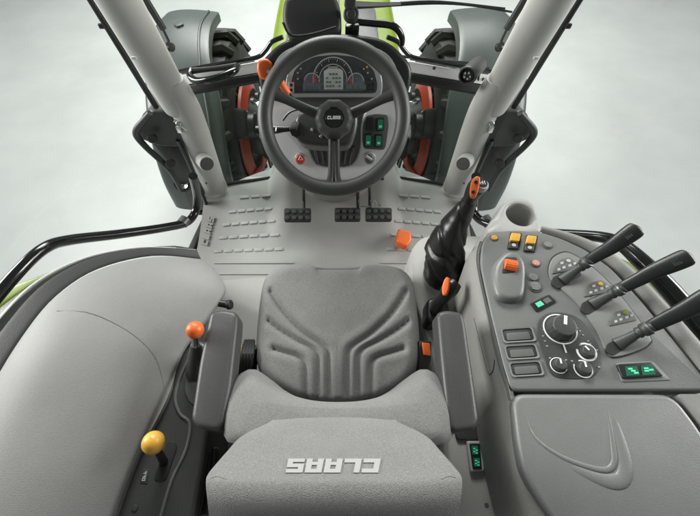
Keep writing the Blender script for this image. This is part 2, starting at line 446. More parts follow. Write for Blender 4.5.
# ================================================================== front frame, cowl
for s in (-1, 1):
    yb = 1.46
    B = thing('windscreen_beam', ('silver and black windscreen rail carrying the grab handle, left of the steering wheel' if s < 0 else 'silver and black windscreen rail carrying the round lamp, right of the steering wheel'), 'rail', UY(mx(215, s), 80, yb), 'windscreen rails')
    pl = (UY(335, 75, yb), V((0, -.80, .60)))
    bm = NB(); plate(bm, [(mx(x, s), y) for x, y in ((166, 77.5), (262, 60.5), (262, 72), (166, 88))], pl, .03, .004); obj('face', bm, 'silver', B)
    bm = NB(); plate(bm, [(mx(x, s), y) for x, y in ((166, 88.3), (270, 71.5), (272, 79), (166, 98))], pl, .06, .008, off=.004); obj('lower_edge', bm, 'black_plastic', B)
    bm = NB(); tube(bm, [UY(mx(x, s), y, yb + .02) for x, y in ((164, 75), (200, 67.5), (240, 60.5), (258, 57), (266, 50), (272, 42), (283, 37))], .009, seg=10); obj('seal', bm, 'black_gloss', B)
    # frame line at the floor
    bm = NB(); pts = [hit(mx(x, s), y, fbvh) for x, y in ((224, 184.6), (240, 182), (258, 179.6), (272, 177.8))]
    pts = [p for p in pts if p is not None]
    pts = [UZ(mx(x, s), y, .09) for x, y in ((215, 187), (232, 183), (252, 180.5), (276, 177))]
    tube(bm, pts, .010, seg=8); obj('floor_seal', bm, 'black_plastic', B)
# grab handle on the left beam
yb = 1.46
Hn = thing('grab_handle', 'black curved grab handle on the silver rail beside the left pillar', 'handle', UY(207, 76, yb))
bm = NB(); tube(bm, [UY(x, y, z) for x, y, z in ((191, 70, 1.45), (190, 76, 1.41), (197, 81, 1.37), (210, 80, 1.34), (224, 76, 1.35), (234, 71, 1.38), (238, 66, 1.44))], [.012, .014, .015, .015, .015, .014, .013], seg=14); obj('grip', bm, 'black_gloss', Hn)
bm = NB(); tube(bm, [UY(x, y, 1.445) for x, y in ((191, 71), (210, 69), (237, 66))], [.013, .010, .014], seg=12); obj('base', bm, 'black_plastic', Hn)
# screw dots
bm = NB(); q = UY(434, 68, 1.445); knob(bm, q, V((0, -.8, .6)), .007, .006)
solo('screw', bm, 'dark_plastic', 'tiny dark screw in the right windscreen rail', 'screw', q)
# work lamp on the right beam
c0 = UY(468, 75, 1.34); c1 = UY(479, 64, 1.44); nl = (c0 - c1).normalized()
Lm = thing('work_lamp', 'small black cylindrical lamp clipped on the right windscreen rail', 'lamp', c1)
bm = NB(); lathe(bm, c1, nl, [(0, 0), (.030, 0), (.034, .01), (.034, (c0 - c1).length - .01), (.037, (c0 - c1).length), (.034, (c0 - c1).length + .012), (.029, (c0 - c1).length + .012), (.027, (c0 - c1).length)], 32); obj('body', bm, 'dark_plastic', Lm)
bm = NB(); lathe(bm, c0, nl, [(.028, 0), (.02, .006), (0, .008)], 24); obj('lens', bm, 'black_gloss', Lm)
bm = NB()
for k in range(5):
    a = k * 1.3; x_, y_, _ = frame_of(nl); knob(bm, c0 + x_ * .012 * math.cos(a) + y_ * .012 * math.sin(a) + nl * .006, nl, .004, .004)
obj('diode', bm, 'bezel', Lm)
bm = NB(); tube(bm, [UY(x, y, 1.45) for x, y in ((484, 78), (478, 84), (481, 70), (489, 68))], .004); obj('cable', bm, 'black_plastic', Lm)

# dash backshell and cowl
Dn = V((0, -.888, .459)).normalized(); DP = (V((0, 1.10, .98)), Dn)
D = thing('dashboard', 'grey dashboard with arched gauge cluster and silver switch wings behind the steering wheel', 'dashboard', V((0, 1.25, .35)))
bm = NB()
plate(bm, [(258, 70), (270, 52), (285, 41), (305, 36), (335, 34), (365, 36), (385, 41), (400, 52), (412, 70), (406, 100), (388, 108), (282, 108), (264, 100)], DP, .16, .02, off=-.045, sm=4)
obj('cowl', bm, 'black_plastic', D)
bm = NB()
plate(bm, [(270, 82), (273, 66), (282, 53), (300, 45), (333, 42), (366, 45), (386, 53), (396, 66), (399, 82), (396, 100), (335, 112), (273, 100)], DP, .09, .012, off=-.005, sm=4)
obj('binnacle', bm, 'mid_plastic', D)
# light wings
bm = NB()
plate(bm, [(266, 90), (276, 86), (284, 100), (300, 103), (307, 120), (309, 148), (318, 164), (335, 167), (352, 164), (360, 148), (361, 125), (368, 108), (386, 99), (394, 86), (402, 92), (408, 118), (404, 148), (390, 168), (368, 178), (335, 181), (302, 178), (280, 168), (266, 148), (262, 118)], DP, .05, .010, off=.0, sm=4)
o = obj('switch_wing', bm, 'silver', D)
bm = NB()
plate(bm, [(284, 99), (300, 103), (307, 120), (309, 148), (318, 164), (335, 168), (352, 164), (360, 148), (361, 125), (368, 108), (386, 98), (335, 96)], DP, .05, .012, off=-.008, sm=4)
obj('centre_panel', bm, 'mid_plastic', D)
# cluster bezel (ring) and face
sq = lambda L_: [(335 + (x - 334) * .925, y + .6) for x, y in L_]
arch = sq([(282, 97), (280, 82), (284, 68), (294, 57), (310, 51), (333, 49), (356, 51), (372, 57), (382, 68), (386, 82), (384, 97)])
inner = sq([(287, 92.5), (286, 82), (289, 71), (298, 62), (312, 56), (333, 54), (354, 56), (368, 62), (377, 71), (380, 82), (379, 92.5)])
bm = NB(); plate(bm, arch, DP, .02, .004, off=.010, rnd=.02); cl = obj('cluster_bezel', bm, 'bezel', D)
bm = NB(); plate(bm, inner, DP, .006, .001, off=.0125, rnd=.012); obj('gauge_face', bm, 'gauge_face', D)
def disc(bm, x, y, pl, r, h, off=0.0, **k): knob(bm, UP(x, y, pl, off), pl[1], r, h, **k)
def aring(bm, x, y, pl, r1, r2, a0, a1, off, h=.0015, seg=32): ringm(bm, UP(x, y, pl, off), pl[1], r1, r2, h, seg, a0, a1)
sc = .00292
bm = NB()
aring(bm, 333, 82, DP, 0.001, 15 * sc, 0, 180, .0125); plate(bm, [(303, 83), (316, 80), (350, 80), (363, 83), (363, 91), (303, 91)], DP, .004, 0, off=.0139)
aring(bm, 313, 84, DP, 0.001, 11 * sc, 0, 180, .0125, h=.001); aring(bm, 355, 84, DP, 0.001, 11 * sc, 0, 180, .0125, h=.001)
obj('gauge_backing', bm, 'gauge_blue', D)
bm = NB()
aring(bm, 333, 80, DP, 21.5 * sc, 22.6 * sc, -8, 188, .0132); aring(bm, 333, 80, DP, 15.0 * sc, 15.8 * sc, -8, 188, .0145)
for k in range(29):
    a = math.radians(-4 + 188 * k / 28); l0 = 18.2 if k % 4 == 0 else 19.6
    c = UP(333, 80, DP, .0135); x_, y_, _ = frame_of(Dn); d = x_ * math.cos(a) + y_ * math.sin(a)
    box(bm, c + d * ((l0 + 21.4) / 2 * sc), (21.4 - l0) * sc, .0011 if k % 4 else .002, .001, d, Dn.cross(d), Dn)
for cx_ in (312, 356):
    aring(bm, cx_, 82, DP, 8.3 * sc, 9.2 * sc, 10, 170, .0145)
    for k in range(9):
        a = math.radians(15 + 150 * k / 8); c = UP(cx_, 82, DP, .0148); x_, y_, _ = frame_of(Dn); d = x_ * math.cos(a) + y_ * math.sin(a)
        box(bm, c + d * (7.2 * sc), 1.6 * sc, .001, .001, d, Dn.cross(d), Dn)
plate(bm, [(328, 66.5), (338, 66.5), (338, 67.8), (328, 67.8)], DP, .001, 0, off=.0155)
for (x, y) in ((297, 72), (300, 68), (363, 68), (367, 72), (297, 78), (371, 78)):
    plate(bm, [(x, y), (x + 1.6, y), (x + 1.6, y + 1.6), (x, y + 1.6)], DP, .001, 0, off=.0145)
obj('gauge_scale', bm, 'grey_mark', D)
bm = NB(); plate(bm, [(324, 71), (328, 68.5), (340, 68.5), (343, 71), (343, 89.5), (324, 89.5)], DP, .002, .0005, off=.0160); obj('display', bm, 'lcd', D)
bm = NB(); plate(bm, [(303, 85), (321, 85), (321, 90), (303, 90)], DP, .002, .0005, off=.0160); obj('display', bm, 'lcd_dark', D); bm = NB(); plate(bm, [(346, 84.5), (366, 84.5), (366, 90), (346, 90)], DP, .002, .0005, off=.0160); obj('display', bm, 'lcd_dark', D)
bm = NB()
for k in range(6): plate(bm, [(304.2 + k * 2.8, 86), (306 + k * 2.8, 86), (306 + k * 2.8, 89.2), (304.2 + k * 2.8, 89.2)], DP, .001, 0, off=.0168)
obj('readout', bm, 'gauge_blue', D); bm = NB()
for k in range(3): plate(bm, [(349 + k * 5, 86.5), (352 + k * 5, 86.5), (352 + k * 5, 88.5), (349 + k * 5, 88.5)], DP, .001, 0, off=.0168)
obj('readout', bm, 'gauge_blue', D); bm = NB()
for k in range(4):
    for j in range(5):
        if (k * 3 + j * 5) % 4: plate(bm, [(326 + j * 3.2, 73 + k * 4), (328 + j * 3.2, 73 + k * 4), (328 + j * 3.2, 75 + k * 4), (326 + j * 3.2, 75 + k * 4)], DP, .001, 0, off=.0168)
obj('readout', bm, 'gauge_blue', D)
bm = NB(); c = UP(333, 80, DP, .0150); x_, y_, _ = frame_of(Dn); a = math.radians(178); d = x_ * math.cos(a) + y_ * math.sin(a); 
bm.free()
for q_ in ((333, 80, 19, 21.3, 172, 186, .0148), (333, 80, 19, 21.3, -6, 4, .0148), (312, 82, 7, 8.2, 150, 172, .0150)):
    bm = NB(); aring(bm, q_[0], q_[1], DP, q_[2] * sc, q_[3] * sc, q_[4], q_[5], q_[6]); obj('needle', bm, 'red', D)
bm = NB(); disc(bm, 367, 67, DP, .0035, .001, off=.0135); obj('warning_light', bm, 'yellow', D)
bm = NB(); plate(bm, [(288.5, 82), (294, 82), (294, 93), (289, 93)], DP, .004, .001, off=.0140, rnd=.003); p_ = obj('push_key', bm, 'bezel', D)
for (x, y) in ((291.2, 85), (291.2, 90), (373, 84), (373, 89)):
    bm = NB(); disc(bm, x, y, DP, .0048, .002, off=.0143); obj('push_key', bm, 'black_plastic', D)
# switch block on the right wing
bm = NB(); plate(bm, [(366, 116), (376, 114), (388, 115), (389, 125), (386, 146), (384, 150), (364, 149), (362, 140), (363, 125)], DP, .012, .002, off=.004, rnd=.01); sb = obj('switch_panel', bm, 'mid_plastic', D)
for k, (x, y, m) in enumerate(((366.5, 117.5, 'black_plastic'), (376.7, 118, 'green_key'), (364.5, 134, 'green_key'), (375, 134.5, 'green_key'))):
    bm = NB(); plate(bm, [(x, y), (x + 8, y), (x + 7.4, y + 13), (x - .6, y + 13)], DP, .012, .002, off=.012, rnd=.003); sw = obj('rocker_switch', bm, 'black_plastic', D)
    if k:
        bm = NB(); plate(bm, [(x + 1.4, y + 1.5), (x + 6.6, y + 1.5), (x + 6.2, y + 11.5), (x + 1.0, y + 11.5)], DP, .002, 0, off=.0128); obj('lens', bm, 'green_key', sw)
        bm = NB(); plate(bm, [(x + 2.4, y + 7.5), (x + 5.2, y + 7.5), (x + 5.2, y + 9.6), (x + 2.2, y + 9.6)], DP, .001, 0, off=.0135); obj('symbol', bm, 'green_mark', sw)
# rubber gaiter band between the wings
bm = NB()
for k in range(7):
    x = 315 + k * 6.4
    tube(bm, [UP(x + (333 - x) * .0, 147, DP, .004), UP(333 + (x - 333) * .85, 164, DP, .004)], .006, seg=8, n=2)
obj('gaiter', bm, 'side_plastic', D)
bm = NB(); disc(bm, 300.5, 158.5, DP, .021, .012, off=0); hz = obj('hazard_switch', bm, 'bezel', D)
bm = NB(); disc(bm, 300.5, 158.5, DP, .0165, .016, off=0.001); obj('lens', bm, 'red', hz)
bm = NB(); c = UP(300.5, 158.5, DP, .0185); x_, y_, _ = frame_of(Dn)
for a in (90, 210, 330):
    p = c + (x_ * math.cos(math.radians(a)) + y_ * math.sin(math.radians(a))) * .009; q = c + (x_ * math.cos(math.radians(a + 120)) + y_ * math.sin(math.radians(a + 120))) * .009
    tube(bm, [p, q], .001, seg=6, n=1)
obj('symbol', bm, 'white_mark', hz)
bm = NB(); disc(bm, 369, 158, DP, .023, .010, off=0); ig = obj('ignition_switch', bm, 'bezel', D)
bm = NB(); disc(bm, 369, 158, DP, .017, .018, off=0); obj('barrel', bm, 'mid_plastic', ig)
bm = NB(); tube(bm, [UP(366, 156, DP, .02), UP(372, 160, DP, .02)], .005, seg=8, n=1); obj('key_slot', bm, 'bezel', ig)
# column shroud below the dash
bm = NB(); tube(bm, [V((0, 1.12, .70)), V((0, 1.18, .50)), V((0, 1.32, .25)), V((0, 1.45, .12))], [.16, .165, .185, .23], seg=36, flat=.55, up=V((0, 1, 0)), n=6)
obj('lower_column', bm, 'floor_mat', D)
for (xa, xb) in ((299, 309), (357, 384)):
    bm = NB(); plate(bm, [(xa, 173), (xb, 173), (xb, 180.5), (xa, 180.5)], (UZ(335, 176, .60), Dn), .03, .004); obj('pedal_bracket', bm, 'black_plastic', D)

# ------------------------------------------------------------------ steering wheel
Wa = math.radians(50); Wn = V((0, -math.cos(Wa), math.sin(Wa))); Wc = UZ(334, 118.5, 1.05)
WX = V((1, 0, 0)); WY = Wn.cross(WX).normalized()
if WY.y < 0: WY = -WY
SW = thing('steering_wheel', 'dark grey three spoke steering wheel with a scalloped hub', 'steering wheel', Wc - Wn * .05)
bm = NB(); N1, N2 = 96, 18; R, r = .1815, .0195; rg = []
for i in range(N1):
    a = 2 * math.pi * i / N1; d = WX * math.cos(a) + WY * math.sin(a)
    rg.append([bm.verts.new(Wc + d * (R + r * math.cos(b)) + Wn * (r * 1.05 * math.sin(b))) for b in [2 * math.pi * j / N2 for j in range(N2)]])
for i in range(N1):
    for j in range(N2): bm.faces.new((rg[i][j], rg[(i + 1) % N1][j], rg[(i + 1) % N1][(j + 1) % N2], rg[i][(j + 1) % N2]))
obj('rim', bm, 'wheel_rubber', SW)
for a in (158, 22):
    a = math.radians(a); d = WX * math.cos(a) + WY * math.sin(a)
    bm = NB(); tube(bm, [Wc + d * .03 - Wn * .035, Wc + d * .08 - Wn * .026, Wc + d * .135 - Wn * .012, Wc + d * .180 - Wn * .002], [.017, .0135, .0125, .019], seg=16, flat=.7, up=Wn); obj('spoke', bm, 'wheel_rubber', SW)
bm = NB()
for e in (-1, 1):
    d = -WY; tube(bm, [Wc + d * .03 - Wn * .035 + WX * .006 * e, Wc + d * .08 - Wn * .026 + WX * .0065 * e, Wc + d * .14 - Wn * .012 + WX * .008 * e, Wc + d * .166 - Wn * .004 + WX * .012 * e, Wc + d * .180 - Wn * .002 + WX * .024 * e], [.010, .0088, .0088, .011, .013], seg=14, flat=.9, up=Wn)
obj('spoke', bm, 'wheel_rubber', SW, 'lower spoke split into two ribs')
bm = NB(); lathe(bm, Wc - Wn * .045, Wn, [(0, 0), (.034, 0), (.046, .016), (.050, .026), (.0505, .034), (.049, .042), (.045, .048), (.040, .052), (.033, .054), (.027, .054), (.0245, .050), (0, .050)], 120, 10, .022); hub = obj('hub', bm, 'wheel_rubber', SW)
bm = NB(); lathe(bm, Wc + Wn * .004, Wn, [(0, 0), (.0225, 0), (.0225, .004), (.021, .0055), (0, .0055)], 40); obj('badge', bm, 'black_gloss', hub)
bm = NB(); plane_word(bm, 'CLAAS', Wc + Wn * .0096, WX, WY, Wn, .034, .0085, .0012); obj('logo', bm, 'white_mark', hub)
bm = NB(); tube(bm, [Wc - Wn * .045, Wc - Wn * .16], .03, seg=24, n=2); obj('shaft', bm, 'mid_plastic', SW)

# column shroud with stalk
CSp = (Wc - Wn * .085, Wn)
SC = thing('steering_column', 'grey steering column cover with silver screws under the wheel hub', 'column', V((0, 1.0, .75)))
bm = NB(); plate(bm, [(300, 112), (318, 106), (350, 108), (358, 120), (352, 142), (338, 146), (305, 144), (295, 135), (295, 120)], CSp, .10, .012, sm=4); obj('cover', bm, 'side_plastic', SC)
for (x, y) in ((312, 130), (321, 136.5)):
    bm = NB(); disc(bm, x, y, CSp, .0045, .003); obj('screw', bm, 'chrome', SC)
bm = NB(); tube(bm, [Wc - Wn * .16, V((0, 1.05, .80)), V((0, 1.13, .66))], [.05, .07, .09], seg=28); obj('tube', bm, 'mid_plastic', SC)
ST = thing('indicator_stalk', 'black ribbed control stalk sticking out left under the steering wheel', 'stalk', UP(297, 129, CSp))
bm = NB(); tube(bm, [UP(300, 128, CSp, -.02), UP(292, 128.5, CSp, -.01), UP(284, 129, CSp, 0), UP(273, 129.5, CSp, .005), UP(256, 130, CSp, .01)], [.010, .009, .010, .014, .013], seg=14, flat=.8); obj('lever', bm, 'black_plastic', ST)
bm = NB()
for k in range(5): tube(bm, [UP(301 - k * 2.0, 118 + k * 1.2, CSp, -.01), UP(297 - k * 1.6, 129, CSp, .004), UP(301 - k * 2.0, 140 - k * 1.2, CSp, -.01)], .0035, seg=8)
obj('bellows', bm, 'rubber', ST)
bm = NB()
for k in range(3): x = 266 + k * 5; box(bm, UP(x, 129.7, CSp, .018), .004, .016, .004, bev=.001)
obj('symbol', bm, 'grey_mark', ST)
# orange reverser lever
RV = thing('reverser_lever', 'orange-headed lever peeking out at the upper left of the steering wheel rim', 'lever', UY(300, 108, .98))
hc = UY(264, 68, 1.13); pl = (hc, V((.1, -.8, .6)).normalized())
bm = NB(); plate(bm, [(257, 60), (266, 57), (273, 63), (272, 70), (267, 80), (259, 78), (256, 69)], pl, .04, .012, rnd=.012, seg=4)
obj('knob', bm, 'orange', RV)
bm = NB(); tube(bm, [UY(279, 78, 1.03), UY(284, 87, 1.02), UY(290, 95, 1.01)], [.010, .013, .008], seg=12, flat=.6); obj('sleeve', bm, 'orange', RV)
bm = NB(); tube(bm, [UY(268, 72, 1.10), UY(279, 78, 1.04), UY(290, 95, 1.01), UY(300, 108, .98), UY(306, 114, .98)], .006, seg=10); tube(bm, [UY(283, 120, 1.0), UY(290, 112, 1.0), UY(302, 108, .99), UY(310, 106, .99)], .004, seg=8); obj('arm', bm, 'black_plastic', RV)

# ================================================================== things around the dash top
pl = (UY(312, 22, 1.22), V((0, -.75, .66)).normalized())
MB_ = thing('display_hood', 'black boxy housing on the dash top above the steering wheel', 'housing', UY(315, 40, 1.25))
bm = NB(); plate(bm, [(284, -6), (335, -8), (341, 8), (342, 32), (330, 37), (300, 43), (290, 40), (281, 20)], pl, .13, .018, rnd=.03, seg=4); obj('shell', bm, 'dark_plastic', MB_)
bm = NB(); tube(bm, [UY(x, y, 1.17) for x, y in ((283, 22), (291, 35), (312, 34), (336, 27))], .004, seg=8); obj('edge', bm, 'black_plastic', MB_)
AR = thing('mount_arm', 'black angled tube arm ending in a hook, right of the boxy housing', 'bracket', UY(352, 34, 1.25))
bm = NB(); tube(bm, [UY(x, y, 1.24) for x, y in ((350, 6), (351, 15), (356, 21), (372, 23), (390, 25), (398, 30), (402, 38), (402, 45))], [.013, .013, .011, .011, .011, .011, .010, .008], seg=14); obj('arm', bm, 'black_gloss', AR)
bm = NB(); knob(bm, UY(351, 15, 1.22), V((0, -.8, .6)), .024, .02); knob(bm, UY(351, 15, 1.20), V((0, -.8, .6)), .014, .014); knob(bm, UY(350, 4, 1.22), V((0, -.8, .6)), .018, .02); obj('joint', bm, 'dark_plastic', AR)
bm = NB(); box(bm, UY(352, 32, 1.24), .045, .03, .05, bev=.008); box(bm, UY(356, 27, 1.22), .02, .02, .02, bev=.004); obj('clamp', bm, 'black_plastic', AR)
# wipers
for s, pts, lab in ((1, ((374, 4), (400, 5.5), (450, 2.5), (512, 10)), 'long thin black wiper above the steering wheel, reaching to the right pillar'),):
    w = thing('wiper', lab, 'wiper', UY(400, 5, 1.62))
    bm = NB(); tube(bm, [UY(375, 6, 1.6), UY(430, 3, 1.62), UY(470, 5, 1.62), UY(512, 12, 1.6)], [.007, .006, .005, .004], seg=8); obj('blade', bm, 'black_plastic', w)
    bm = NB(); tube(bm, [UY(400, 3, 1.58), UY(440, 1.5, 1.6), UY(505, 8.5, 1.6)], [.005, .004, .004], seg=8); obj('arm', bm, 'black_plastic', w)
    bm = NB(); tube(bm, [UY(352, 5, 1.45), UY(375, 5, 1.5), UY(400, 4, 1.55)], [.014, .010, .007], seg=8); obj('spindle', bm, 'black_plastic', w)
w = thing('wiper', 'small wiper resting just above the right windscreen rail', 'wiper', UY(430, 62, 1.6))
bm = NB(); tube(bm, [UY(400, 56, 1.62), UY(430, 60, 1.62), UY(470, 63, 1.62), UY(485, 66, 1.6)], .006, seg=8); tube(bm, [UY(410, 59, 1.64), UY(440, 64, 1.64), UY(478, 70, 1.64)], .005, seg=8); obj('blade', bm, 'black_plastic', w)
for s in (-1, 1):
    G_ = thing('gas_strut', ('black gas strut beside the top of the left pillar' if s < 0 else 'black gas strut beside the top of the right pillar'), 'strut', UY(mx(172, s), 46, 1.5), 'gas struts')
    bm = NB(); tube(bm, [UY(mx(136, s), -16, 1.5), UY(mx(163.5, s), 29, 1.5)], .0135, seg=12, n=3); obj('cylinder', bm, 'black_plastic', G_)
    bm = NB(); tube(bm, [UY(mx(162, s), 27, 1.5), UY(mx(171, s), 46, 1.5)], .006, seg=10, n=2); obj('rod', bm, 'black_gloss', G_)
    bm = NB(); knob(bm, UY(mx(171, s), 47, 1.5), V((0, -.8, .6)), .018, .02); tube(bm, [UY(mx(171, s), 47, 1.5), UY(mx(162, s), 47, 1.47)], .010, seg=8, n=2); obj('end_fitting', bm, 'black_plastic', G_)

# ================================================================== bonnet
HD = thing('bonnet', 'bright lime green tractor bonnet seen through the windscreen', 'bonnet', V((0, 2.4, .2)))
def hood_ring(y, w, z, lo):
    pr = [(-w, lo), (-w, z - .10), (-w * .97, z - .04), (-w * .88, z - .005), (-w * .5, z + .01), (0, z + .015), (w * .5, z + .01), (w * .88, z - .005), (w * .97, z - .04), (w, z - .10), (w, lo)]
    return [V((x, y, zz)) for x, zz in pr]
bm = NB(); patch(bm, [hood_ring(1.62, .33, .70, .1), hood_ring(2.2, .33, .71, .1), hood_ring(2.9, .31, .70, .1), hood_ring(3.8, .27, .64, .1)], 3, 4); obj('panel', bm, 'lime', HD)
bm = NB()
for (x0, x1) in ((-.20, -.045), (.075, .215)):
    slab(bm, fillet([V((x0, 1.75, .729)), V((x1, 1.75, .729)), V((x1, 2.12, .734)), V((x0, 2.12, .734))], .03), V((0, 0, -.02)), .004)
obj('air_vent', bm, 'dark_plastic', HD)
bm = NB(); box(bm, (.02, 2.3, .727), .006, 1.2, .006); box(bm, (-.24, 2.3, .724), .006, 1.2, .006); obj('seam', bm, 'black_plastic', HD)

# ================================================================== front wheels + mudguards
for s in (-1, 1):
    yc, zc = 2.48, -.35
    FWh = thing('front_wheel', ('black lugged front wheel with red rim, seen left of the steering wheel' if s < 0 else 'black lugged front wheel with red rim, seen right of the steering wheel'), 'wheel', V((s * .86, yc, zc - .72)), 'front wheels')
    ax = V((-s, 0, 0)); c = V((s * .72, yc, zc))
    bm = NB(); lathe(bm, c, ax, [(.40, -.02), (.46, 0), (.60, .005), (.66, -.03), (.68, -.10), (.685, -.25), (.68, -.40), (.66, -.47), (.60, -.50), (.44, -.49), (.40, -.46)], 72); ty = obj('tyre', bm, 'rubber', FWh)
    bm = NB()
    for k in range(20):
        for e, ph in ((0, 0), (1, .5)):
            a = 2 * math.pi * (k + ph) / 20; x0 = s * .72 + s * (.0 if e == 0 else .49)
            P_ = []
            for t in range(5):
                f = t / 4; xx = x0 + s * (.235 * f) * (1 if e == 0 else -1); aa = a + .17 * f
                rr = .70 if t else .64
                P_.append(V((xx, yc + rr * math.cos(aa), zc + rr * math.sin(aa))))
            tube(bm, P_, [.03, .034, .032, .03, .028], seg=6, n=1)
    obj('tread', bm, 'rubber', ty)
    bm = NB(); lathe(bm, c, ax, [(.405, .0), (.40, .02), (.38, .02), (.325, .055), (.315, .05)], 64); rm = obj('rim', bm, 'rim_red', FWh)
    bm = NB(); lathe(bm, c, ax, [(.34, .01), (.318, .045), (.25, .05), (0, .05)], 48); obj('rim_dish', bm, 'cavity', rm)
    bm = NB()
    for k in range(26):
        a = math.radians(-150 + 120 * k / 25); d_ = V((0, math.cos(a), math.sin(a)))
        if True: tube(bm, [c + d_ * .38 + ax * .028, c + d_ * .30 + ax * .09, c + d_ * .22 + ax * .10], .009, seg=6, n=1)
    obj('rib', bm, 'rim_red', rm)
    bm = NB()
    for k in range(8):
        a = 2 * math.pi * k / 8; knob(bm, V((s * (.72 - .055), yc + .26 * math.cos(a), zc + .26 * math.sin(a))), ax, .035, .03)
    knob(bm, V((s * .64, yc, zc)), ax, .15, .06, taper=.8); obj('hub', bm, 'mech', FWh)
    bm = NB(); knob(bm, V((s * .69, yc - .03, zc + .06)), ax, .24, .15, taper=.72, bev=.04); box(bm, V((s * .71, yc - .27, zc + .26)), .16, .20, .30, x=V((1, 0, 0)), y=V((0, .707, .707)), z=V((0, -.707, .707)), bev=.03); knob(bm, V((s * .64, yc - .30, zc + .28)), ax, .09, .06); box(bm, V((s * .60, yc - .02, zc + .09)), .12, .60, .18, bev=.03); box(bm, V((s * .50, yc - .16, zc + .07)), .16, .34, .22, bev=.03); knob(bm, V((s * .55, yc - .05, zc + .03)), ax, .16, .08, bev=.03); obj('gear_housing', bm, 'black_plastic', FWh)
    # axle steering gear inboard
    AX = thing('axle_arm', ('metal steering arm and rods beside the left front wheel' if s < 0 else 'metal steering arm and rods beside the right front wheel'), 'axle', V((s * .45, yc - .1, zc)), 'axle arms')
    bm = NB(); tube(bm, [V((s * .66, yc, zc)), V((s * .42, yc, zc)), V((s * .2, yc, zc - .05))], [.10, .085, .11], seg=20); obj('axle', bm, 'mech', AX)
    bm = NB(); tube(bm, [V((s * .60, yc - .20, zc + .10)), V((s * .35, yc - .24, zc + .10))], .032, seg=14, n=2); knob(bm, V((s * .60, yc - .20, zc + .10)), V((0, -.4, 1)), .055, .06); knob(bm, V((s * .60, yc - .02, zc + .20)), V((0, -.4, 1)), .06, .05)
    tube(bm, [V((s * .57, yc, zc + .26)), V((s * .57, yc - .2, zc + .12)), V((s * .52, yc - .34, zc - .1))], .022, seg=10); obj('steering_rod', bm, 'chrome', AX)
    bm = NB(); tube(bm, [V((s * .55, yc - .12, zc + .3)), V((s * .50, yc - .3, zc + .16)), V((s * .40, yc - .4, zc + .05)), V((s * .3, yc - .3, zc + .2))], .014, seg=8)
    tube(bm, [V((s * .48, yc + .1, zc + .3)), V((s * .52, yc - .2, zc + .26)), V((s * .46, yc - .42, zc - .12))], .014, seg=8); obj('hose', bm, 'rubber', AX)
    # mudguard
    MG = thing('mudguard', ('grey green plastic mudguard over the left front wheel' if s < 0 else 'grey green plastic mudguard over the right front wheel'), 'mudguard', V((s * 1.05, yc, zc)), 'front mudguards')
    bm = NB(); rows = []
    for a in (74, 92, 110, 130, 148, 166, 182):
        a_ = math.radians(a); row = []
        for (x, dr) in ((.80, -.055), (.805, -.015), (.83, 0), (1.0, .012), (1.12, .004), (1.18, -.02), (1.20, -.07)):
            rr = .835 + dr; x = x - (.09 * sstep(95, 140, a) if x < .9 else 0); row.append(V((s * x, yc + rr * math.cos(a_), zc + rr * math.sin(a_))))
        rows.append(row)
    patch(bm, rows, 4, 5); mb = bvh_of(bm)
    r2 = bmesh.ops.solidify(bm, geom=bm.faces[:], thickness=.012)
    obj('shell', bm, 'mudguard', MG)
    bm = NB()
    for ea in ((.865,),):
        tube(bm, [V((s * (ea[0] - .08 * sstep(95, 140, a)), yc + .842 * math.cos(math.radians(a)), zc + .842 * math.sin(math.radians(a)))) for a in (76, 95, 115, 135, 155, 175, 190)], .008, seg=8)
    knob(bm, V((s * 1.0, yc + .845 * math.cos(math.radians(93)), zc + .845 * math.sin(math.radians(93)))), V((0, 0, 1)), .028, .012, lobes=4, amp=.1)
    obj('ridge', bm, 'mudguard', MG)
    bm = NB()
    for a in (-1,): tube(bm, [V((s * .55, yc, zc - .1)), V((s * .80, yc - .02, zc + .5)), V((s * 1.0, yc - .02, zc + .78))], .025, seg=10)
    obj('bracket', bm, 'black_plastic', MG)
# transmission tunnel / chassis under the bonnet
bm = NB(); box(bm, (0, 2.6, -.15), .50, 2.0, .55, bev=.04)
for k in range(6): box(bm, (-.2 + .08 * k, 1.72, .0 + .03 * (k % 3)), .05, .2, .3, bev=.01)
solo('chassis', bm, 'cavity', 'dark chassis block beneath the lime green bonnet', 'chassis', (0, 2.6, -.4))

# ================================================================== pedals
def pedal(x0, x1, y0, y1, z, label, stems, rod=None):
    t = thing('pedal', label, 'pedal', UZ((x0 + x1) / 2, y1, .05), 'floor pedals')
    pl = (UZ((x0 + x1) / 2, (y0 + y1) / 2, z), V((0, -.35, .94)).normalized())
    bm = NB(); plate(bm, [(x0, y0), (x1, y0), (x1, y1), (x0, y1)], pl, .018, .004, rnd=.012); pd = obj('pad', bm, 'rubber', t)
    bm = NB(); nx_ = 4 if x1 - x0 < 30 else 5
    for r_ in range(2):
        for k in range(nx_):
            x = x0 + (x1 - x0) * (k + .5) / nx_; y = y0 + (y1 - y0) * (.28 + .45 * r_)
            knob(bm, UP(x, y, pl, 0), pl[1], .011, .006, seg=14)
    obj('stud', bm, 'dark_plastic', pd)
    bm = NB(); tube(bm, [UP(stems, y0 + 3, pl, -.02), UZ(stems - .3, y0 - 12, z + .03), UZ(stems - .5, 176, .52)], .008, seg=10); obj('arm', bm, 'black_plastic', t)
    return t
pedal(284, 311, 208, 221.5, .22, 'black studded clutch pedal standing alone, leftmost of three', 304)
pedal(334.5, 360.5, 207.5, 221, .22, 'black studded pedal in the middle, left one of the close pair', 358)
p3 = pedal(365.5, 392, 207.5, 221, .22, 'black studded pedal on the right of the close pair, beside the orange block', 370)
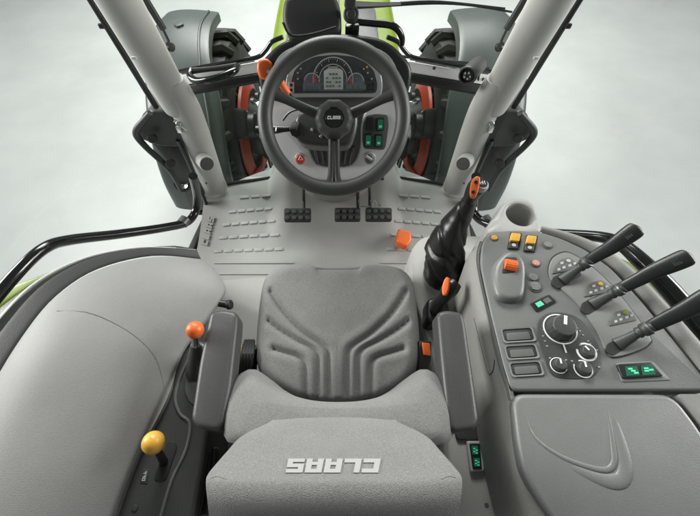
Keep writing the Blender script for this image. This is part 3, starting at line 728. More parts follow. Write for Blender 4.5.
bm = NB(); tube(bm, [UZ(372, 207, .24), UZ(374, 199, .26), UZ(380, 206, .25)], .004, seg=8); tube(bm, [UZ(360, 206.5, .24), UZ(370, 206.5, .24)], .005, seg=8, n=2); obj('locking_bar', bm, 'chrome', p3)
# orange block
c = UZ(404.5, 237.5, .09); t = thing('foot_control', 'orange rounded block pedal on the floor mat, left of the gear lever', 'pedal', V((c.x, c.y, 0)))
pl = (c, V((0, -.15, 1)).normalized())
bm = NB(); plate(bm, [(399, 227.5), (411.5, 231.5), (412, 240), (407, 247), (397, 242.5), (396, 235)], pl, .05, .012, rnd=.016, seg=4); obj('pad', bm, 'orange', t)
bm = NB(); tube(bm, [c - V((0, 0, .04)), c - V((.0, -.01, .09))], .02, seg=12, n=2); obj('stem', bm, 'black_plastic', t)

# ================================================================== seat
SE = thing('driver_seat', 'grey fabric driver seat with grooved cushion and winged backrest', 'seat', V((0, .35, .10)))
zc = .545
out = [(338, 268.5), (318, 268), (311, 264.5), (300, 263.5), (284, 265), (272, 269), (264, 278), (260, 295), (257, 320), (255.5, 345), (257, 365), (264, 380), (278, 392), (298, 402), (318, 407), (338, 409)]
out = out + [(676 - x, y) for x, y in out[-2:0:-1]]
OL = crom([UZ(x, y, zc - .04) for x, y in out], 7, True); cc = UZ(338, 345, zc)
def mir(l): return [(676 - x, y) for x, y in l]
gr = [[(270, 291), (276, 302), (287, 317), (305, 334), (320, 344), (327, 351), (328.5, 362), (329, 400)],
      [(268, 321), (279, 330), (297, 341), (311, 348), (317, 355), (318, 366), (318, 400)],
      [(273, 349), (284, 352.5), (298, 357), (304, 363), (305.5, 374), (306, 398)]]
gr = gr + [mir(g) for g in gr] + [[(306, 398), (318, 402), (338, 403), (358, 402), (370, 398)]]
GW = [crom([UZ(x, y, zc) for x, y in g], 5) for g in gr]
def cush_z(p, s):
    e = max(0, (s - .80) / .20)
    z = zc + .012 * (1 - s * s) - .055 * e ** 3
    d = min(dist_poly(V((p.x, p.y, zc)), g) for g in GW)
    fade = 1.0
    z -= fade * .0135 * math.exp(-(d / .0085) ** 2)
    # puffs around the channels
    z += .0025 * math.exp(-((d - .024) / .014) ** 2)
    return z
bm = NB(); NR = 64; K = len(OL); rings = []
for k in range(1, NR + 1):
    s_ = (k / NR) ** .8
    ring = []
    for p in OL:
        q = cc.lerp(p, s_); ring.append(bm.verts.new((q.x, q.y, cush_z(q, s_))))
    rings.append(ring)
cv = bm.verts.new((cc.x, cc.y, cush_z(cc, 0)))
for i in range(K): bm.faces.new((rings[0][i], rings[0][(i + 1) % K], cv))
for dz, g in ((-.02, 1.006), (-.09, 1.0), (-.12, .96)):
    rings.append([bm.verts.new(V((cc.x + (p.x - cc.x) * g, cc.y + (p.y - cc.y) * g, zc - .055 + dz))) for p in OL])
for A, B in zip(rings, rings[1:]):
    for i in range(K): bm.faces.new((A[i], A[(i + 1) % K], B[(i + 1) % K], B[i]))
cu = obj('cushion', bm, 'fabric_dark', SE, sharp=60)
bm = NB(); pts = crom([UZ(x, y + 1.2, .497) for x, y in ((316, 267), (327, 267.5), (350, 267.5), (360, 267))], 3); tube(bm, pts, .008, seg=8, n=1); obj('piping', bm, 'logo_grey', cu)
bm = NB(); slab(bm, [V((cc.x + (p.x - cc.x) * .9, cc.y + (p.y - cc.y) * .9, .40)) for p in OL[::4]], V((0, 0, -.05)), .01); obj('pan', bm, 'black_plastic', SE)

# backrest, lower part with wings : stacked horizontal sections, rounded U shape
def brow(z, hw, yc_, wing, th, x0=.008):
    pts = []
    m = 15
    for i in range(m):           # front side
        u = -1 + 2 * i / (m - 1)
        w = wing * min(1, abs(u) / .80) ** 2.3 - .05 * sstep(.80, 1.0, abs(u)) ** 1.4
        pts.append(V((x0 + hw * u, yc_ + w, z)))
    for i in range(m):           # back side
        u = 1 - 2 * i / (m - 1)
        pts.append(V((x0 + hw * u * .98, yc_ - th + .02 * abs(u) ** 4 + wing * .35 * abs(u) ** 3, z)))
    return pts
def closed_loft(bm, secs, nu=3, nv=4, cap=True):
    S2 = [crom(s, nu, True) for s in secs]
    cols = [crom([s[i] for s in S2], nv) for i in range(len(S2[0]))]
    n_, m_ = len(cols), len(cols[0])
    vs = [[bm.verts.new(p) for p in c] for c in cols]
    for i in range(n_):
        for j in range(m_ - 1): bm.faces.new((vs[i][j], vs[(i + 1) % n_][j], vs[(i + 1) % n_][j + 1], vs[i][j + 1]))
    if cap:
        for j in (0, m_ - 1):
            c = bm.verts.new(sum((v[j].co for v in vs), V()) / n_)
            for i in range(n_): bm.faces.new((vs[i][j], vs[(i + 1) % n_][j], c))
bm = NB()
closed_loft(bm, [brow(.46, .235, .165, .04, .10), brow(.54, .262, .160, .075, .11), brow(.62, .280, .150, .095, .12), brow(.68, .284, .143, .092, .125), brow(.725, .276, .140, .074, .12), brow(.757, .258, .134, .046, .11), brow(.780, .222, .118, .01, .08)], 3, 4)
br = obj('backrest', bm, 'fabric', SE, sharp=70)
bm = NB(); box(bm, (.0, .02, .47), .38, .10, .56, bev=.03); obj('back_shell', bm, 'black_plastic', SE)
bm = NB(); box(bm, (-.02, -.10, .20), 1.5, .5, .10, bev=.02); rf_ = thing('rear_floor', 'dark rear floor panel behind the seat, low between the armrests', 'floor panel', V((0, -.1, .15))); obj('panel', bm, 'dark_plastic', rf_)
# upper part
def urow(py_, z, h, drop, th, edge=.0):
    pts = []; m = 15; c = UZ(334, py_, z); t = (CAM.z - z) / (300 - .515 * (258 - py_)); w = h * t * 1.0; drop *= .35
    for i in range(m):
        u = -1 + 2 * i / (m - 1); pts.append(V((c.x + w * u, c.y - edge * abs(u) ** 3, z - drop * abs(u) ** 4)))
    return pts
rows = [urow(420, .73, 60, 0, 0), urow(420, .79, 62, 0, 0), urow(417.5, .840, 64, .01, 0, .008), urow(420, .866, 74, .014, 0, .012), urow(426, .885, 85, .016, 0, .010), urow(435, .903, 96, .018, 0, .006), urow(447, .925, 106, .02, 0, .004), urow(462, .948, 118, .03, 0, 0), urow(475, .968, 129, .04, 0),
        urow(485, .978, 131.5, .05, 0), urow(502, .975, 130, .05, 0), urow(522, .955, 128, .05, 0), urow(542, .915, 125, .04, 0), urow(554, .86, 118, .02, 0), urow(562, .78, 112, 0, 0)]
secs_b = []
bm = NB()
for r_ in rows[:]: 
    pass
vs = patch(bm, rows, 4, 5); ubvh = bvh_of(bm)
# close the sides
n_, m_ = len(vs), len(vs[0])
for i in (0, n_ - 1):
    col = vs[i]; cx_ = vs[n_ // 2][0].co.x
    low = [bm.verts.new(V((v.co.x * .97 + cx_ * .03, min(max(v.co.y, -.08), .12), min(v.co.z, .95) - .03 - .05 * math.sin(math.pi * k / (m_ - 1))))) for k, v in enumerate(col)]
    for j in range(m_ - 1): bm.faces.new((col[j], col[j + 1], low[j + 1], low[j]))
    mid_ = bm.verts.new(sum((v.co for v in low), V()) / m_)
    for j in range(m_ - 1): bm.faces.new((low[j], low[j + 1], mid_))
ub = obj('headrest', bm, 'fabric', SE, 'upper backrest section with the maker name', sharp=70)
def lf(u, v, t):
    p = hit(379.5 - 92.5 * u, 459.5 + 14 * v, ubvh, .0004 + .0016 * t)
    return p if p is not None else UZ(379.5 - 92.5 * u, 459.5 + 14 * v, .95)
bm = NB(); letters(bm, 'CLAAS', lf, gap=.12, shear=.16, sub=4); obj('logo', bm, 'logo_grey', ub)
# small pleats at headrest corners
for pts in (((211, 478), (218, 476), (226, 479)), ((456, 478), (449, 476), (441, 479))):
    q = [p for p in (hit(x, y, ubvh, .0003) for x, y in pts) if p]
    if len(q) > 1:
        bm = NB(); tube(bm, q, [.0010] * len(q), seg=6); obj('pleat', bm, 'fabric_dark', ub)
# armrests
for s, pts, lab in ((-1, [(210, 311), (222, 308.5), (238, 311.5), (237.5, 325), (231, 385), (223, 424), (217, 431), (196, 428), (190, 419), (199, 360)], None),
                    (1, [(437, 311.5), (448, 309), (463, 312), (466, 322), (473, 370), (480, 420), (476, 430), (455, 433), (448, 428), (441, 360)], None)):
    bm = NB(); plate(bm, pts, ZP(.76), .060, .014, rnd=.02, seg=4); ar = obj('armrest', bm, 'arm_plastic', SE)
    bm = NB(); cc2 = UZ(sum(p[0] for p in pts) / len(pts), 405, .66); box(bm, cc2 - V((s * .00, 0, .01)), .05, .10, .10, bev=.015); obj('arm_bracket', bm, 'black_plastic', ar)
# belt + buckle
BK = thing('belt_buckle', 'black belt buckle with a small orange-red release button beside the seat cushion', 'buckle', UZ(425, 360, .40))
bm = NB(); pl = (UZ(425, 350, .53), V((.2, -.3, .95)).normalized()); plate(bm, [(420, 341), (432, 341), (431, 362), (424, 376), (419, 372)], pl, .03, .004, rnd=.006); obj('body', bm, 'black_plastic', BK)
bm = NB(); plate(bm, [(422.5, 342.5), (430, 343.5), (431, 356), (424, 355)], pl, .006, .002, off=.006, rnd=.003); obj('button', bm, 'orange', BK)
BT = thing('seat_belt', 'black seat belt reel and strap between the left armrest and cushion', 'seat belt', UZ(245, 362, .35))
bm = NB(); tube(bm, [UZ(247, 378, .44), UZ(249, 347, .50)], [.030, .032], seg=20, n=2); obj('reel', bm, 'black_plastic', BT)
bm = NB()
for k in range(4): tube(bm, [UZ(241 + k * 3, 372, .50), UZ(243 + k * 3, 354, .545), UZ(246 + k * 2.4, 341, .50)], .007, seg=8)
obj('strap', bm, 'rubber', BT)
bm = NB(); box(bm, UZ(239, 350, .52), .022, .03, .02, bev=.004); obj('tag', bm, 'yellow', BT)

# ================================================================== left wheel arch trim
LF = thing('wheel_arch_trim', 'large light grey padded wheel arch trim filling the left side', 'trim panel', UZ(120, 400, .0))
rows = []
spec = [((217, 271), (200, 259.5)), ((224, 288), (152, 257)), ((207, 315), (98, 270)), ((182, 348), (56, 297)), ((161, 394), (22, 338)), ((131, 460), (-12, 395)), ((100, 540), (-50, 480)), ((60, 640), (-110, 600))]
zi = [.55, .60, .62, .63, .64, .64, .64, .64]; zo = [.56, .62, .67, .70, .71, .71, .70, .69]; zm = [.56, .635, .685, .715, .735, .735, .73, .72]
for k, ((xi, yi), (xo, yo)) in enumerate(spec):
    pi_ = UZ(xi, yi, zi[k]); po = UZ(xo, yo, zo[k]); row = []
    ou = (po - pi_); ou.z = 0; ou.normalize()
    row.append(V((pi_.x, pi_.y, .05)) + ou * (.28 if k < 3 else .24 if k == 3 else .16 if k == 4 else .0)); row.append(V((pi_.x, pi_.y, zi[k] - .09)) + ou * (.04 if k < 4 else .004))
    row.append(V((pi_.x, pi_.y, zi[k] - .025)) + ou * .001); row.append(pi_ + ou * .018)
    for f in (.25, .5, .75):
        q = pi_.lerp(po, f); q.z = zi[k] + (zm[k] - zi[k]) * math.sin(f * math.pi * .5 / .75) if f < .75 else zm[k] + .0; row.append(q)
    row.append(V((po.x, po.y, zo[k]))); row.append(V((po.x, po.y, zo[k] - .05)) + ou * .02)
    rows.append(row)
f0 = [V((p.x - (.0 if i < 1 else .03), p.y + .02, p.z if i < 1 else p.z - .10)) for i, p in enumerate(rows[0])]
f1 = [V((p.x - (.0 if i < 1 else .24), p.y + .01 + (.0 if i < 1 else .16), .05)) for i, p in enumerate(rows[0])]
bm = NB(); patch(bm, [f1, f0] + rows, 4, 6); lb = bvh_of(bm)
lp = obj('panel', bm, 'pad_fabric', LF, sharp=70)
bm = NB(); q = [hit(x, y, lb, .0002) for x, y in ((57, 311), (85, 312), (110, 321), (135, 336), (153, 354), (160, 370), (164, 388))]; q = [p for p in q if p]; tube(bm, q, .0012, seg=6, n=6); obj('seam', bm, 'plate_plastic', lp)
bm = NB(); c = UZ(219, 301, .60); tube(bm, [c + V((-.02, 0, -.01)), c + V((.025, -.005, -.02))], .012, seg=10, n=2); knob(bm, c + V((.025, -.005, -.02)), V((1, 0, .3)), .016, .012); obj('latch', bm, 'black_plastic', LF)
# seal bands outside
def band(name, ptsA, za, ptsB, zb, m, parent, th=.02):
    A = [UZ(x, y, z) for (x, y), z in zip(ptsA, za)]; B = [UZ(x, y, z) for (x, y), z in zip(ptsB, zb)]
    bm = NB(); mid_ = [a.lerp(b, .5) + V((0, 0, th)) for a, b in zip(A, B)]
    patch(bm, [A, [a.lerp(b, .15) + V((0, 0, th * .8)) for a, b in zip(A, B)], mid_, [a.lerp(b, .85) + V((0, 0, th * .8)) for a, b in zip(A, B)], B], 5, 3)
    return obj(name, bm, m, parent, sharp=60)
WS = thing('wheel_arch_seal', 'thick black rubber seal arching around the left wheel arch trim', 'seal', UZ(100, 268, .6))
sp = [(201, 259), (152, 256), (98, 269), (56, 296), (22, 337), (-12, 394), (-50, 478)]
s2 = [(197, 250), (150, 247.5), (94, 257), (46, 282), (8, 322), (-30, 378), (-70, 462)]
s3 = [(175, 248), (138, 247), (85, 257), (36, 281), (-2, 318), (-42, 372), (-85, 450)]
s4 = [(172, 246), (132, 249), (85, 260.5), (40, 281), (0, 308), (-50, 352), (-110, 440)]
zz = [.56, .61, .66, .69, .70, .70, .69]
band('lip', sp, zz, s2, [z + .0 for z in zz], 'rubber', WS, .003)
band('outer_lip', s2, [z - .02 for z in zz], s4, [z - .05 for z in zz], 'side_plastic', WS, .008)
bm = NB(); tube(bm, [UZ(x, y, z + .005) for (x, y), z in zip([(a[0] + 1, a[1] + .5) for a in s3], zz)], .0028, seg=8); obj('bead', bm, 'silver', WS)
EF = thing('rear_fender', 'lime green rear fender edge outside the left wheel arch', 'fender', UZ(20, 290, .5))
band('panel', [(72, 265), (50, 277), (25, 291), (-5, 312), (-50, 350), (-100, 400)], [.64, .64, .64, .64, .64, .64], [(45, 274), (40, 277), (10, 300), (-15, 322), (-60, 355), (-130, 420)][0:0] or [(73, 264), (48, 273), (18, 284), (-15, 297), (-70, 325), (-140, 380)], [.64, .64, .64, .64, .64, .64], 'lime', EF, .004)
# door rail
def rail(pts, r, s, lab):
    t = thing('door_rail', lab, 'rail', UZ(*pts[-1]), 'lower door rails')
    bm = NB(); tube(bm, [UZ(x, y, z) for x, y, z in pts], r, seg=18, n=8); obj('tube', bm, 'black_gloss', t)
    return t
rl = rail([(193, 176, .55), (197, 195, .40), (196, 210, .32), (187, 222, .32), (165, 227.5, .38), (120, 234, .5), (70, 240, .62), (45, 248, .68), (20, 270, .70), (-10, 305, .70), (-40, 345, .70)], .019, -1, 'glossy black bent tube rail along the bottom of the left door')
bm = NB(); tube(bm, [UZ(186, 219, .33), UZ(182, 224, .33)], .026, seg=14, n=2); obj('joint', bm, 'mech', rl)
rr_ = rail([(476, 176, .55), (474, 196, .40), (474, 212, .34), (484, 222, .36), (510, 228, .42), (550, 233, .52), (600, 237, .62), (622, 245, .66), (645, 265, .68), (672, 293, .69), (705, 333, .70), (740, 375, .70)], [.019]*4+[.018,.019,.020,.022,.026,.028,.028,.028], 1, 'glossy black bent tube rail along the bottom of the right door, behind the levers')
bm = NB(); tube(bm, [UZ(484, 218, .36), UZ(489, 224, .36)], .026, seg=14, n=2); obj('joint', bm, 'mech', rr_)

# ================================================================== left side console with knobs
LC = thing('side_console', 'narrow dark grey console between the left wheel arch trim and the seat', 'console', UZ(170, 450, 0))
bm = NB()
pl = (V((-.40, 0, .58)), V((.10, -.05, 1)).normalized())
plate(bm, [(196, 338), (211, 345), (213, 380), (211, 420), (208, 436), (204, 460), (190, 540), (96, 545), (116, 500), (148, 430), (160, 388), (176, 352)], pl, .40, .018, rnd=.03, seg=4); obj('body', bm, 'side_plastic', LC)
bm = NB(); tube(bm, [UP(x, y, pl, .0) for x, y in ((190, 356), (180, 378), (175, 398), (180, 414), (190, 424), (186, 450), (172, 480), (160, 520))], .005, seg=10); obj('ridge', bm, 'mid_plastic', LC)
bm = NB(); plate(bm, [(188, 362), (204, 362), (204, 408), (190, 404), (184, 392)], pl, .01, .003, off=.004, rnd=.015); obj('gaiter_plate', bm, 'mid_plastic', LC)
bm = NB(); plate(bm, [(168, 441), (175, 441), (177, 448), (166, 480), (160, 482), (154, 480), (155, 474)], pl, .01, .002, off=.003, rnd=.01); obj('slot', bm, 'cavity', LC)
bm = NB(); plate(bm, [(143, 469), (149, 470), (147, 484), (140, 483)], pl, .004, .001, off=.002); obj('label_plate', bm, 'dark_plastic', LC)
bm = NB(); c = UP(144.5, 476, pl, .0025); yv = (UP(147, 476, pl) - UP(142, 476, pl)).normalized(); xv = (UP(145.8, 470, pl) - UP(143.2, 483, pl)).normalized()
plane_word(bm, 'OFF', c, -yv.cross(pl[1]).normalized(), yv, pl[1], .022, .008, .0008, shear=0); obj('marking', bm, 'grey_mark', LC)
bm = NB(); disc(bm, 135, 508, pl, .007, .003, off=0); obj('screw', bm, 'dark_plastic', LC)
bm = NB()
plate(bm, [(200, 450), (216, 446), (214, 516), (196, 516)], ZP(.50), .04, .006, rnd=.01)
tube(bm, [UZ(x, y, .52) for x, y in ((202, 452), (197, 475), (201, 482), (207, 478), (210, 452))], .004, seg=8)
tube(bm, [UZ(x, y, .52) for x, y in ((210, 456), (204, 490), (199, 516))], .004, seg=8)
obj('seat_adjuster', bm, 'black_plastic', LC)
def ball_lever(lab, base, tip, r, m, egg=1.0, collar=True):
    t = thing('knob_lever', lab, 'lever', base)
    d = (tip - base).normalized()
    bm = NB(); tube(bm, [base, tip - d * r * .6], [.011, .008], seg=14, n=3); obj('stem', bm, 'black_plastic', t)
    if collar:
        bm = NB(); L_ = (tip - base).length; lathe(bm, base, d, [(0, L_ * .68), (.012, L_ * .68), (.010, L_ * .74), (.015, L_ - r * .7), (0, L_ - r * .6)], 24); obj('collar', bm, 'chrome', t)
    bm = NB(); lathe(bm, tip, d, [(r * math.cos(a) * (1 if egg == 1 or a > 0 else .96), r * egg * math.sin(a)) for a in [math.radians(-88 + 176 * k / 18) for k in range(19)]], 32); obj('knob', bm, m, t)
    return t
b0 = UP(197, 372, pl, 0); t = ball_lever('small lever with an orange ball knob beside the left armrest', b0, UZ(195, 330, .78), .0225, 'orange')
bm = NB(); tube(bm, [b0, b0.lerp(UZ(195, 330, .78), .35), b0.lerp(UZ(195, 330, .78), .68)], [.030, .024, .013], seg=20); obj('boot', bm, 'dark_plastic', t)
ball_lever('short lever with a yellow egg shaped knob on the left side console', UP(164, 462, pl, 0), UZ(153.5, 443, .71), .026, 'yellow', egg=1.15, collar=False)

# ================================================================== right inner housing with gear lever
RT = thing('gear_housing', 'light grey housing between the seat and the right console, carrying the gear lever', 'housing', UZ(450, 400, 0))
rows = []
for (ys, xi, xo, z) in ((238, 424, 482, .30), (243, 415, 486, .36), (256, 410, 488, .41), (275, 410, 492, .43), (300, 414, 498, .43), (330, 424, 506, .43), (370, 434, 514, .43), (420, 444, 525, .43), (470, 448, 536, .43), (540, 452, 552, .43)):
    a = UZ(xi, ys, z); b = UZ(xo, ys, z)
    row = [V((a.x - .0, a.y, .05)), V((a.x - .0, a.y, z - .08)), V((a.x + .004, a.y, z - .02)), V((a.x + .025, a.y, z)), a.lerp(b, .5) + V((0, 0, .004)), b]
    rows.append(row)
f1 = [V((p.x, p.y + .02, .02)) for p in rows[0]]
bm = NB(); patch(bm, [f1] + rows, 4, 5); obj('shell', bm, 'light_plastic', RT, sharp=70)
bm = NB(); plate(bm, [(437, 300), (447, 300), (478, 425), (480, 440), (457, 440)], ZP(.445), .02, .005, rnd=.01); obj('rail', bm, 'dark_plastic', RT)
bm = NB(); plate(bm, [(467, 441), (482, 441), (484.5, 471), (471, 472)], ZP(.447), .012, .003, rnd=.006, off=.006); sf = obj('switch_frame', bm, 'bezel', RT)
bm = NB(); plate(bm, [(469.5, 443.5), (480, 443.5), (482, 469), (473, 469.5)], ZP(.447), .008, .001, off=.009, rnd=.003); obj('switch', bm, 'black_plastic', sf)
bm = NB()
for (x, y) in ((471.8, 446), (473.6, 458)):
    plate(bm, [(x, y), (x + 6, y), (x + 6.6, y + 8.5), (x + 1, y + 8.5)], ZP(.447), .002, 0, off=.0105)
obj('lens', bm, 'green_key', sf)
bm = NB()
for (x, y) in ((473.5, 448), (475.3, 460)):
    for dx, dy in ((0, 0), (2.3, 1.6), (0, 3), (2.3, 4.4)):
        plate(bm, [(x + dx, y + dy), (x + dx + 1.8, y + dy), (x + dx + 1.8, y + dy + 1.2), (x + dx, y + dy + 1.2)], ZP(.447), .001, 0, off=.0115)
obj('symbol', bm, 'green_mark', sf)
bm = NB(); disc(bm, 486, 505, ZP(.43), .006, .006); obj('screw', bm, 'mid_plastic', RT)
# gear lever
GL = thing('gear_lever', 'tall black gear lever in a wrinkled leather boot with an orange rocker on its grip', 'gear lever', UZ(441, 272, .43))
def wr(q):
    p = V((q.x * 7, q.y * 7, q.z * 12 + q.x * 10)); return -.17 * (1 - min(1, abs(noise.noise(p)) * 5)) ** 1.5 + .10 * noise.noise(q * 9)
bm = NB()
P_ = [UZ(443, 272, .42), UZ(443, 268, .47), UZ(444, 256, .54), UZ(448, 240, .61), UZ(454, 228, .66), UZ(461, 216, .71), UZ(467, 205, .76), UZ(471, 198, .79)]
tube(bm, P_, [.078, .086, .080, .068, .055, .041, .029, .022], seg=64, n=16, flat=.92, wob=lambda q: wr(q)); bt = obj('boot', bm, 'leather', GL, sharp=80)
bm = NB()
for (pts, r_) in ((((424, 268), (434, 262), (446, 264), (460, 258)), .008), (((428, 252), (440, 256), (452, 244), (460, 242)), .008), (((436, 240), (446, 246), (456, 232)), .007), (((424, 262), (432, 272), (446, 276)), .008), (((440, 228), (450, 236), (463, 224)), .007)):
    pass
bm.free()
bm = NB(); tube(bm, [UZ(469, 201, .78), UZ(473, 193, .82), UZ(477, 187, .85), UZ(482, 182, .87)], [.020, .025, .028, .024], seg=24, n=6); gp = obj('grip', bm, 'black_plastic', GL)
tipc = UZ(482, 183.5, .880); bm = NB(); lathe(bm, tipc - V((0, 0, .02)), V((.1, -.15, 1)), [(0, 0), (.016, 0), (.0195, .008), (.0195, .016), (.017, .022), (0, .023)], 32); obj('cap', bm, 'bezel', gp)
bm = NB(); lathe(bm, tipc + V((0, 0, .001)), V((.1, -.15, 1)), [(0, 0), (.015, 0), (.015, .003), (0, .003)], 24); obj('cap_disc', bm, 'black_plastic', gp)
bm = NB()
for (dx, dy) in ((-3, -2), (0, -2), (3, -2), (-3, 2.2), (0, 2.2), (3, 2.2)): box(bm, tipc + V((dx * .0022, -dy * .0022, .0045)), .0016, .005, .001)
box(bm, tipc + V((0, 0, .0045)), .014, .0014, .001)
obj('gear_pattern', bm, 'white_mark', gp)
pl = (UZ(474.5, 187, .885), V((-.35, -.45, .85)).normalized())
bm = NB(); plate(bm, [(476.5, 176), (480, 178), (479, 187), (476.5, 195), (472.5, 198), (469.8, 195), (470, 187), (472, 180)], pl, .012, .004, sm=4); ob_ = obj('rocker', bm, 'orange', gp)
bm = NB()
for (x, y) in ((476, 182), (473.2, 192)): disc(bm, x, y, pl, .0052, .003, off=-.001)
obj('thumb_key', bm, 'black_plastic', ob_)
# second lever
HL = thing('hand_lever', 'short black hand lever with an orange oval button, in front of the right armrest', 'lever', UZ(437, 318, .43))
bm = NB(); plate(bm, [(427, 298), (441, 296), (447, 312), (441, 322), (432, 324), (427, 318)], ZP(.50), .08, .015, rnd=.02, seg=4); obj('base', bm, 'black_plastic', HL)
bm = NB(); tube(bm, [UZ(436, 312, .49), UZ(438, 304, .55), UZ(444, 297, .61), UZ(450, 289, .655), UZ(455, 283, .665)], [.024, .021, .020, .026, .022], seg=24, n=6); g2 = obj('grip', bm, 'leather', HL)
pl = (UZ(446, 286, .69), V((-.5, -.3, .8)).normalized())
bm = NB(); plate(bm, [(447, 277), (449, 280), (448.5, 288), (446, 294.5), (442.5, 295), (441.8, 288), (444, 280)], pl, .016, .003, sm=4); obj('button', bm, 'orange', g2)

# ================================================================== right console
KP = (V((.45, .3, .75)), V((-.10, 0, 1)).normalized())
RC = thing('control_console', 'broad grey control console to the right of the seat, full of dials and switches', 'console', UZ(600, 400, 0))
# side wall
bm = NB()
edge = [(482, 242), (478.5, 260), (485, 295), (496, 338), (506, 378), (511, 400), (516, 430), (526, 470), (548, 540)]
rows = []
for k, (x, y) in enumerate(edge):
    p = UP(x, y, KP, -.012); 
    rows.append([V((p.x + .03, p.y, .30)), V((p.x + .012, p.y, .45)), V((p.x - .004, p.y, .58)), V((p.x - .014, p.y, .66)), V((p.x - .010, p.y, .70)), V((p.x + .012, p.y, p.z - .004))])
p = UP(489, 232, KP, -.012); rows = [[V((p.x + .05, p.y + .02, z)) for z in (.30, .45, .58, .66, .70, p.z - .01)]] + rows
patch(bm, rows, 4, 5); wb = bvh_of(bm); sw_ = obj('side_wall', bm, 'trim_plastic', RC, sharp=70)
bm = NB(); q = [p for p in (hit(x, y, wb, .0003) for x, y in ((474, 318), (481, 345), (488, 372), (493, 371), (494.5, 360))) if p]
if len(q) > 2: tube(bm, q, .0014, seg=6); obj('pocket_seam', bm, 'dark_plastic', sw_)
else: bm.free()
bm = NB(); tube(bm, [UP(x - .8, y, KP, -.006) for x, y in edge[:6]], .0045, seg=8); obj('edge_gap', bm, 'dark_plastic', RC)
# top
bm = NB()
plate(bm, [(486, 235), (492, 231), (515, 229.5), (541, 231.5), (562, 238), (586, 249), (612, 268), (640, 298), (670, 334), (704, 376), (716, 391), (511, 391), (502, 362), (490, 312), (479.5, 264), (481, 245)], KP, .10, .014, rnd=.02, seg=4)
top_ = obj('panel', bm, 'console_plastic', RC)
# outer light rim
bm = NB(); tube(bm, [UP(x, y, KP, -.012) for x, y in ((541, 229), (566, 236.5), (592, 248), (619, 267), (649, 298), (681, 336), (714, 378), (725, 392))], [.010, .014, .018, .020, .022, .024, .026, .026], seg=12, n=6); obj('outer_rim', bm, 'trim_plastic', RC)
bm = NB(); tube(bm, [UP(x, y, KP, -.07) for x, y in ((560, 236), (596, 250), (624, 268), (658, 303), (692, 345), (735, 395))], [.010, .012, .014, .016, .018, .018], seg=12, n=6); obj('outer_seal', bm, 'black_plastic', RC)
# cup holder
CH = thing('cup_holder', 'pale grey round cup holder at the front end of the right console', 'cup holder', UZ(520, 220, .5))
bm = NB()
cpl = ZP(.745); hc_ = UP(520.5, 214.5, cpl); hr = 13.2 * .00335
o1 = crom([UP(x, y, cpl) for x, y in ((485, 236), (494, 216), (503, 202), (515, 196.5), (529, 198), (537, 206), (540, 220), (543, 236), (515, 240))], 8, True)
Ko = len(o1); ring_h = []; ring_o = []
cen = hc_
for p in o1:
    ang = math.atan2(p.y - cen.y, p.x - cen.x); ring_h.append(V((cen.x + hr * math.cos(ang), cen.y + hr * math.sin(ang), cpl[0].z)))
R_ = [[bm.verts.new(p * 1 + V((0, 0, dz)) + (p - cen).normalized() * ex) for p in o1] for dz, ex in ((-.35, .0), (-.02, .0), (-.006, -.005), (0, -.014))]
R_ += [[bm.verts.new(cen + (p - cen) * f + V((0, 0, dz))) for p in ring_h] for f, dz in ((1.10, 0), (1.03, -.003), (1.0, -.012), (.95, -.10))]
R_ += [[bm.verts.new(cen + (p - cen) * .9 + V((0, 0, -.105))) for p in ring_h]]
for A, B in zip(R_, R_[1:]):
    for i in range(Ko): bm.faces.new((A[i], A[(i + 1) % Ko], B[(i + 1) % Ko], B[i]))
cb = bm.verts.new(cen + V((0, 0, -.105)))
for i in range(Ko): bm.faces.new((R_[-1][i], R_[-1][(i + 1) % Ko], cb))
obj('body', bm, 'light_plastic', CH, sharp=50)

def kp(bm, pts, th=.004, bev=.0, off=0.0, **k): plate(bm, pts, KP, th, bev, off=off, **k)
# round keys
for (x, y, r_, m) in ((494, 238, .009, 'yellow'), (547.5, 245, .011, 'plate_plastic'), (535.5, 263.5, .010, 'pink'), (533, 277.5, .012, 'plate_plastic'), (535, 286.5, .014, 'plate_plastic')):
    bm = NB(); disc(bm, x, y, KP, r_ * 1.35, .002, off=0); b_ = obj('key_ring', bm, 'mid_plastic', RC)
    bm = NB(); disc(bm, x, y, KP, r_, .005, off=0.0); obj('round_key', bm, m, b_)
bm = NB()
for k in range(3):
    for j in range(3):
        q = UP(533 + j * 2, 284 + k * 2.2, KP, .0055); box(bm, q, .003, .002, .001)
q = UP(547.5, 245, KP, .0055); box(bm, q, .006, .002, .001); box(bm, UP(535.5, 263.5, KP, .0055), .005, .005, .001)
obj('symbol', bm, 'grey_mark', RC)
# yellow rockers
for (x, y) in ((514.5, 241), (530.5, 243.5)):
    bm = NB(); kp(bm, [(x - 4.2, y - 9), (x + 7.8, y - 8), (x + 4.8, y + 9), (x - 7.5, y + 8)], .004, .001, off=.002, rnd=.004); rk = obj('rocker_switch', bm, 'cavity', RC)
    bm = NB(); kp(bm, [(x - 2.8, y - 8.5), (x + 6.4, y - 7.6), (x + 4.8, y + .2), (x - 4.4, y - .8)], .012, .003, off=.014, rnd=.003); obj('cap', bm, 'yellow', rk)
    bm = NB(); kp(bm, [(x - 4.4, y + .6), (x + 4.2, y + 1.2), (x + 2.8, y + 7.4), (x - 6, y + 6.8)], .008, .002, off=.007, rnd=.003); obj('cap', bm, 'dark_plastic', rk)
    bm = NB(); disc(bm, x - .6, y + 4, KP, .006, .001, off=.0072); obj('symbol', bm, 'grey_mark', rk)
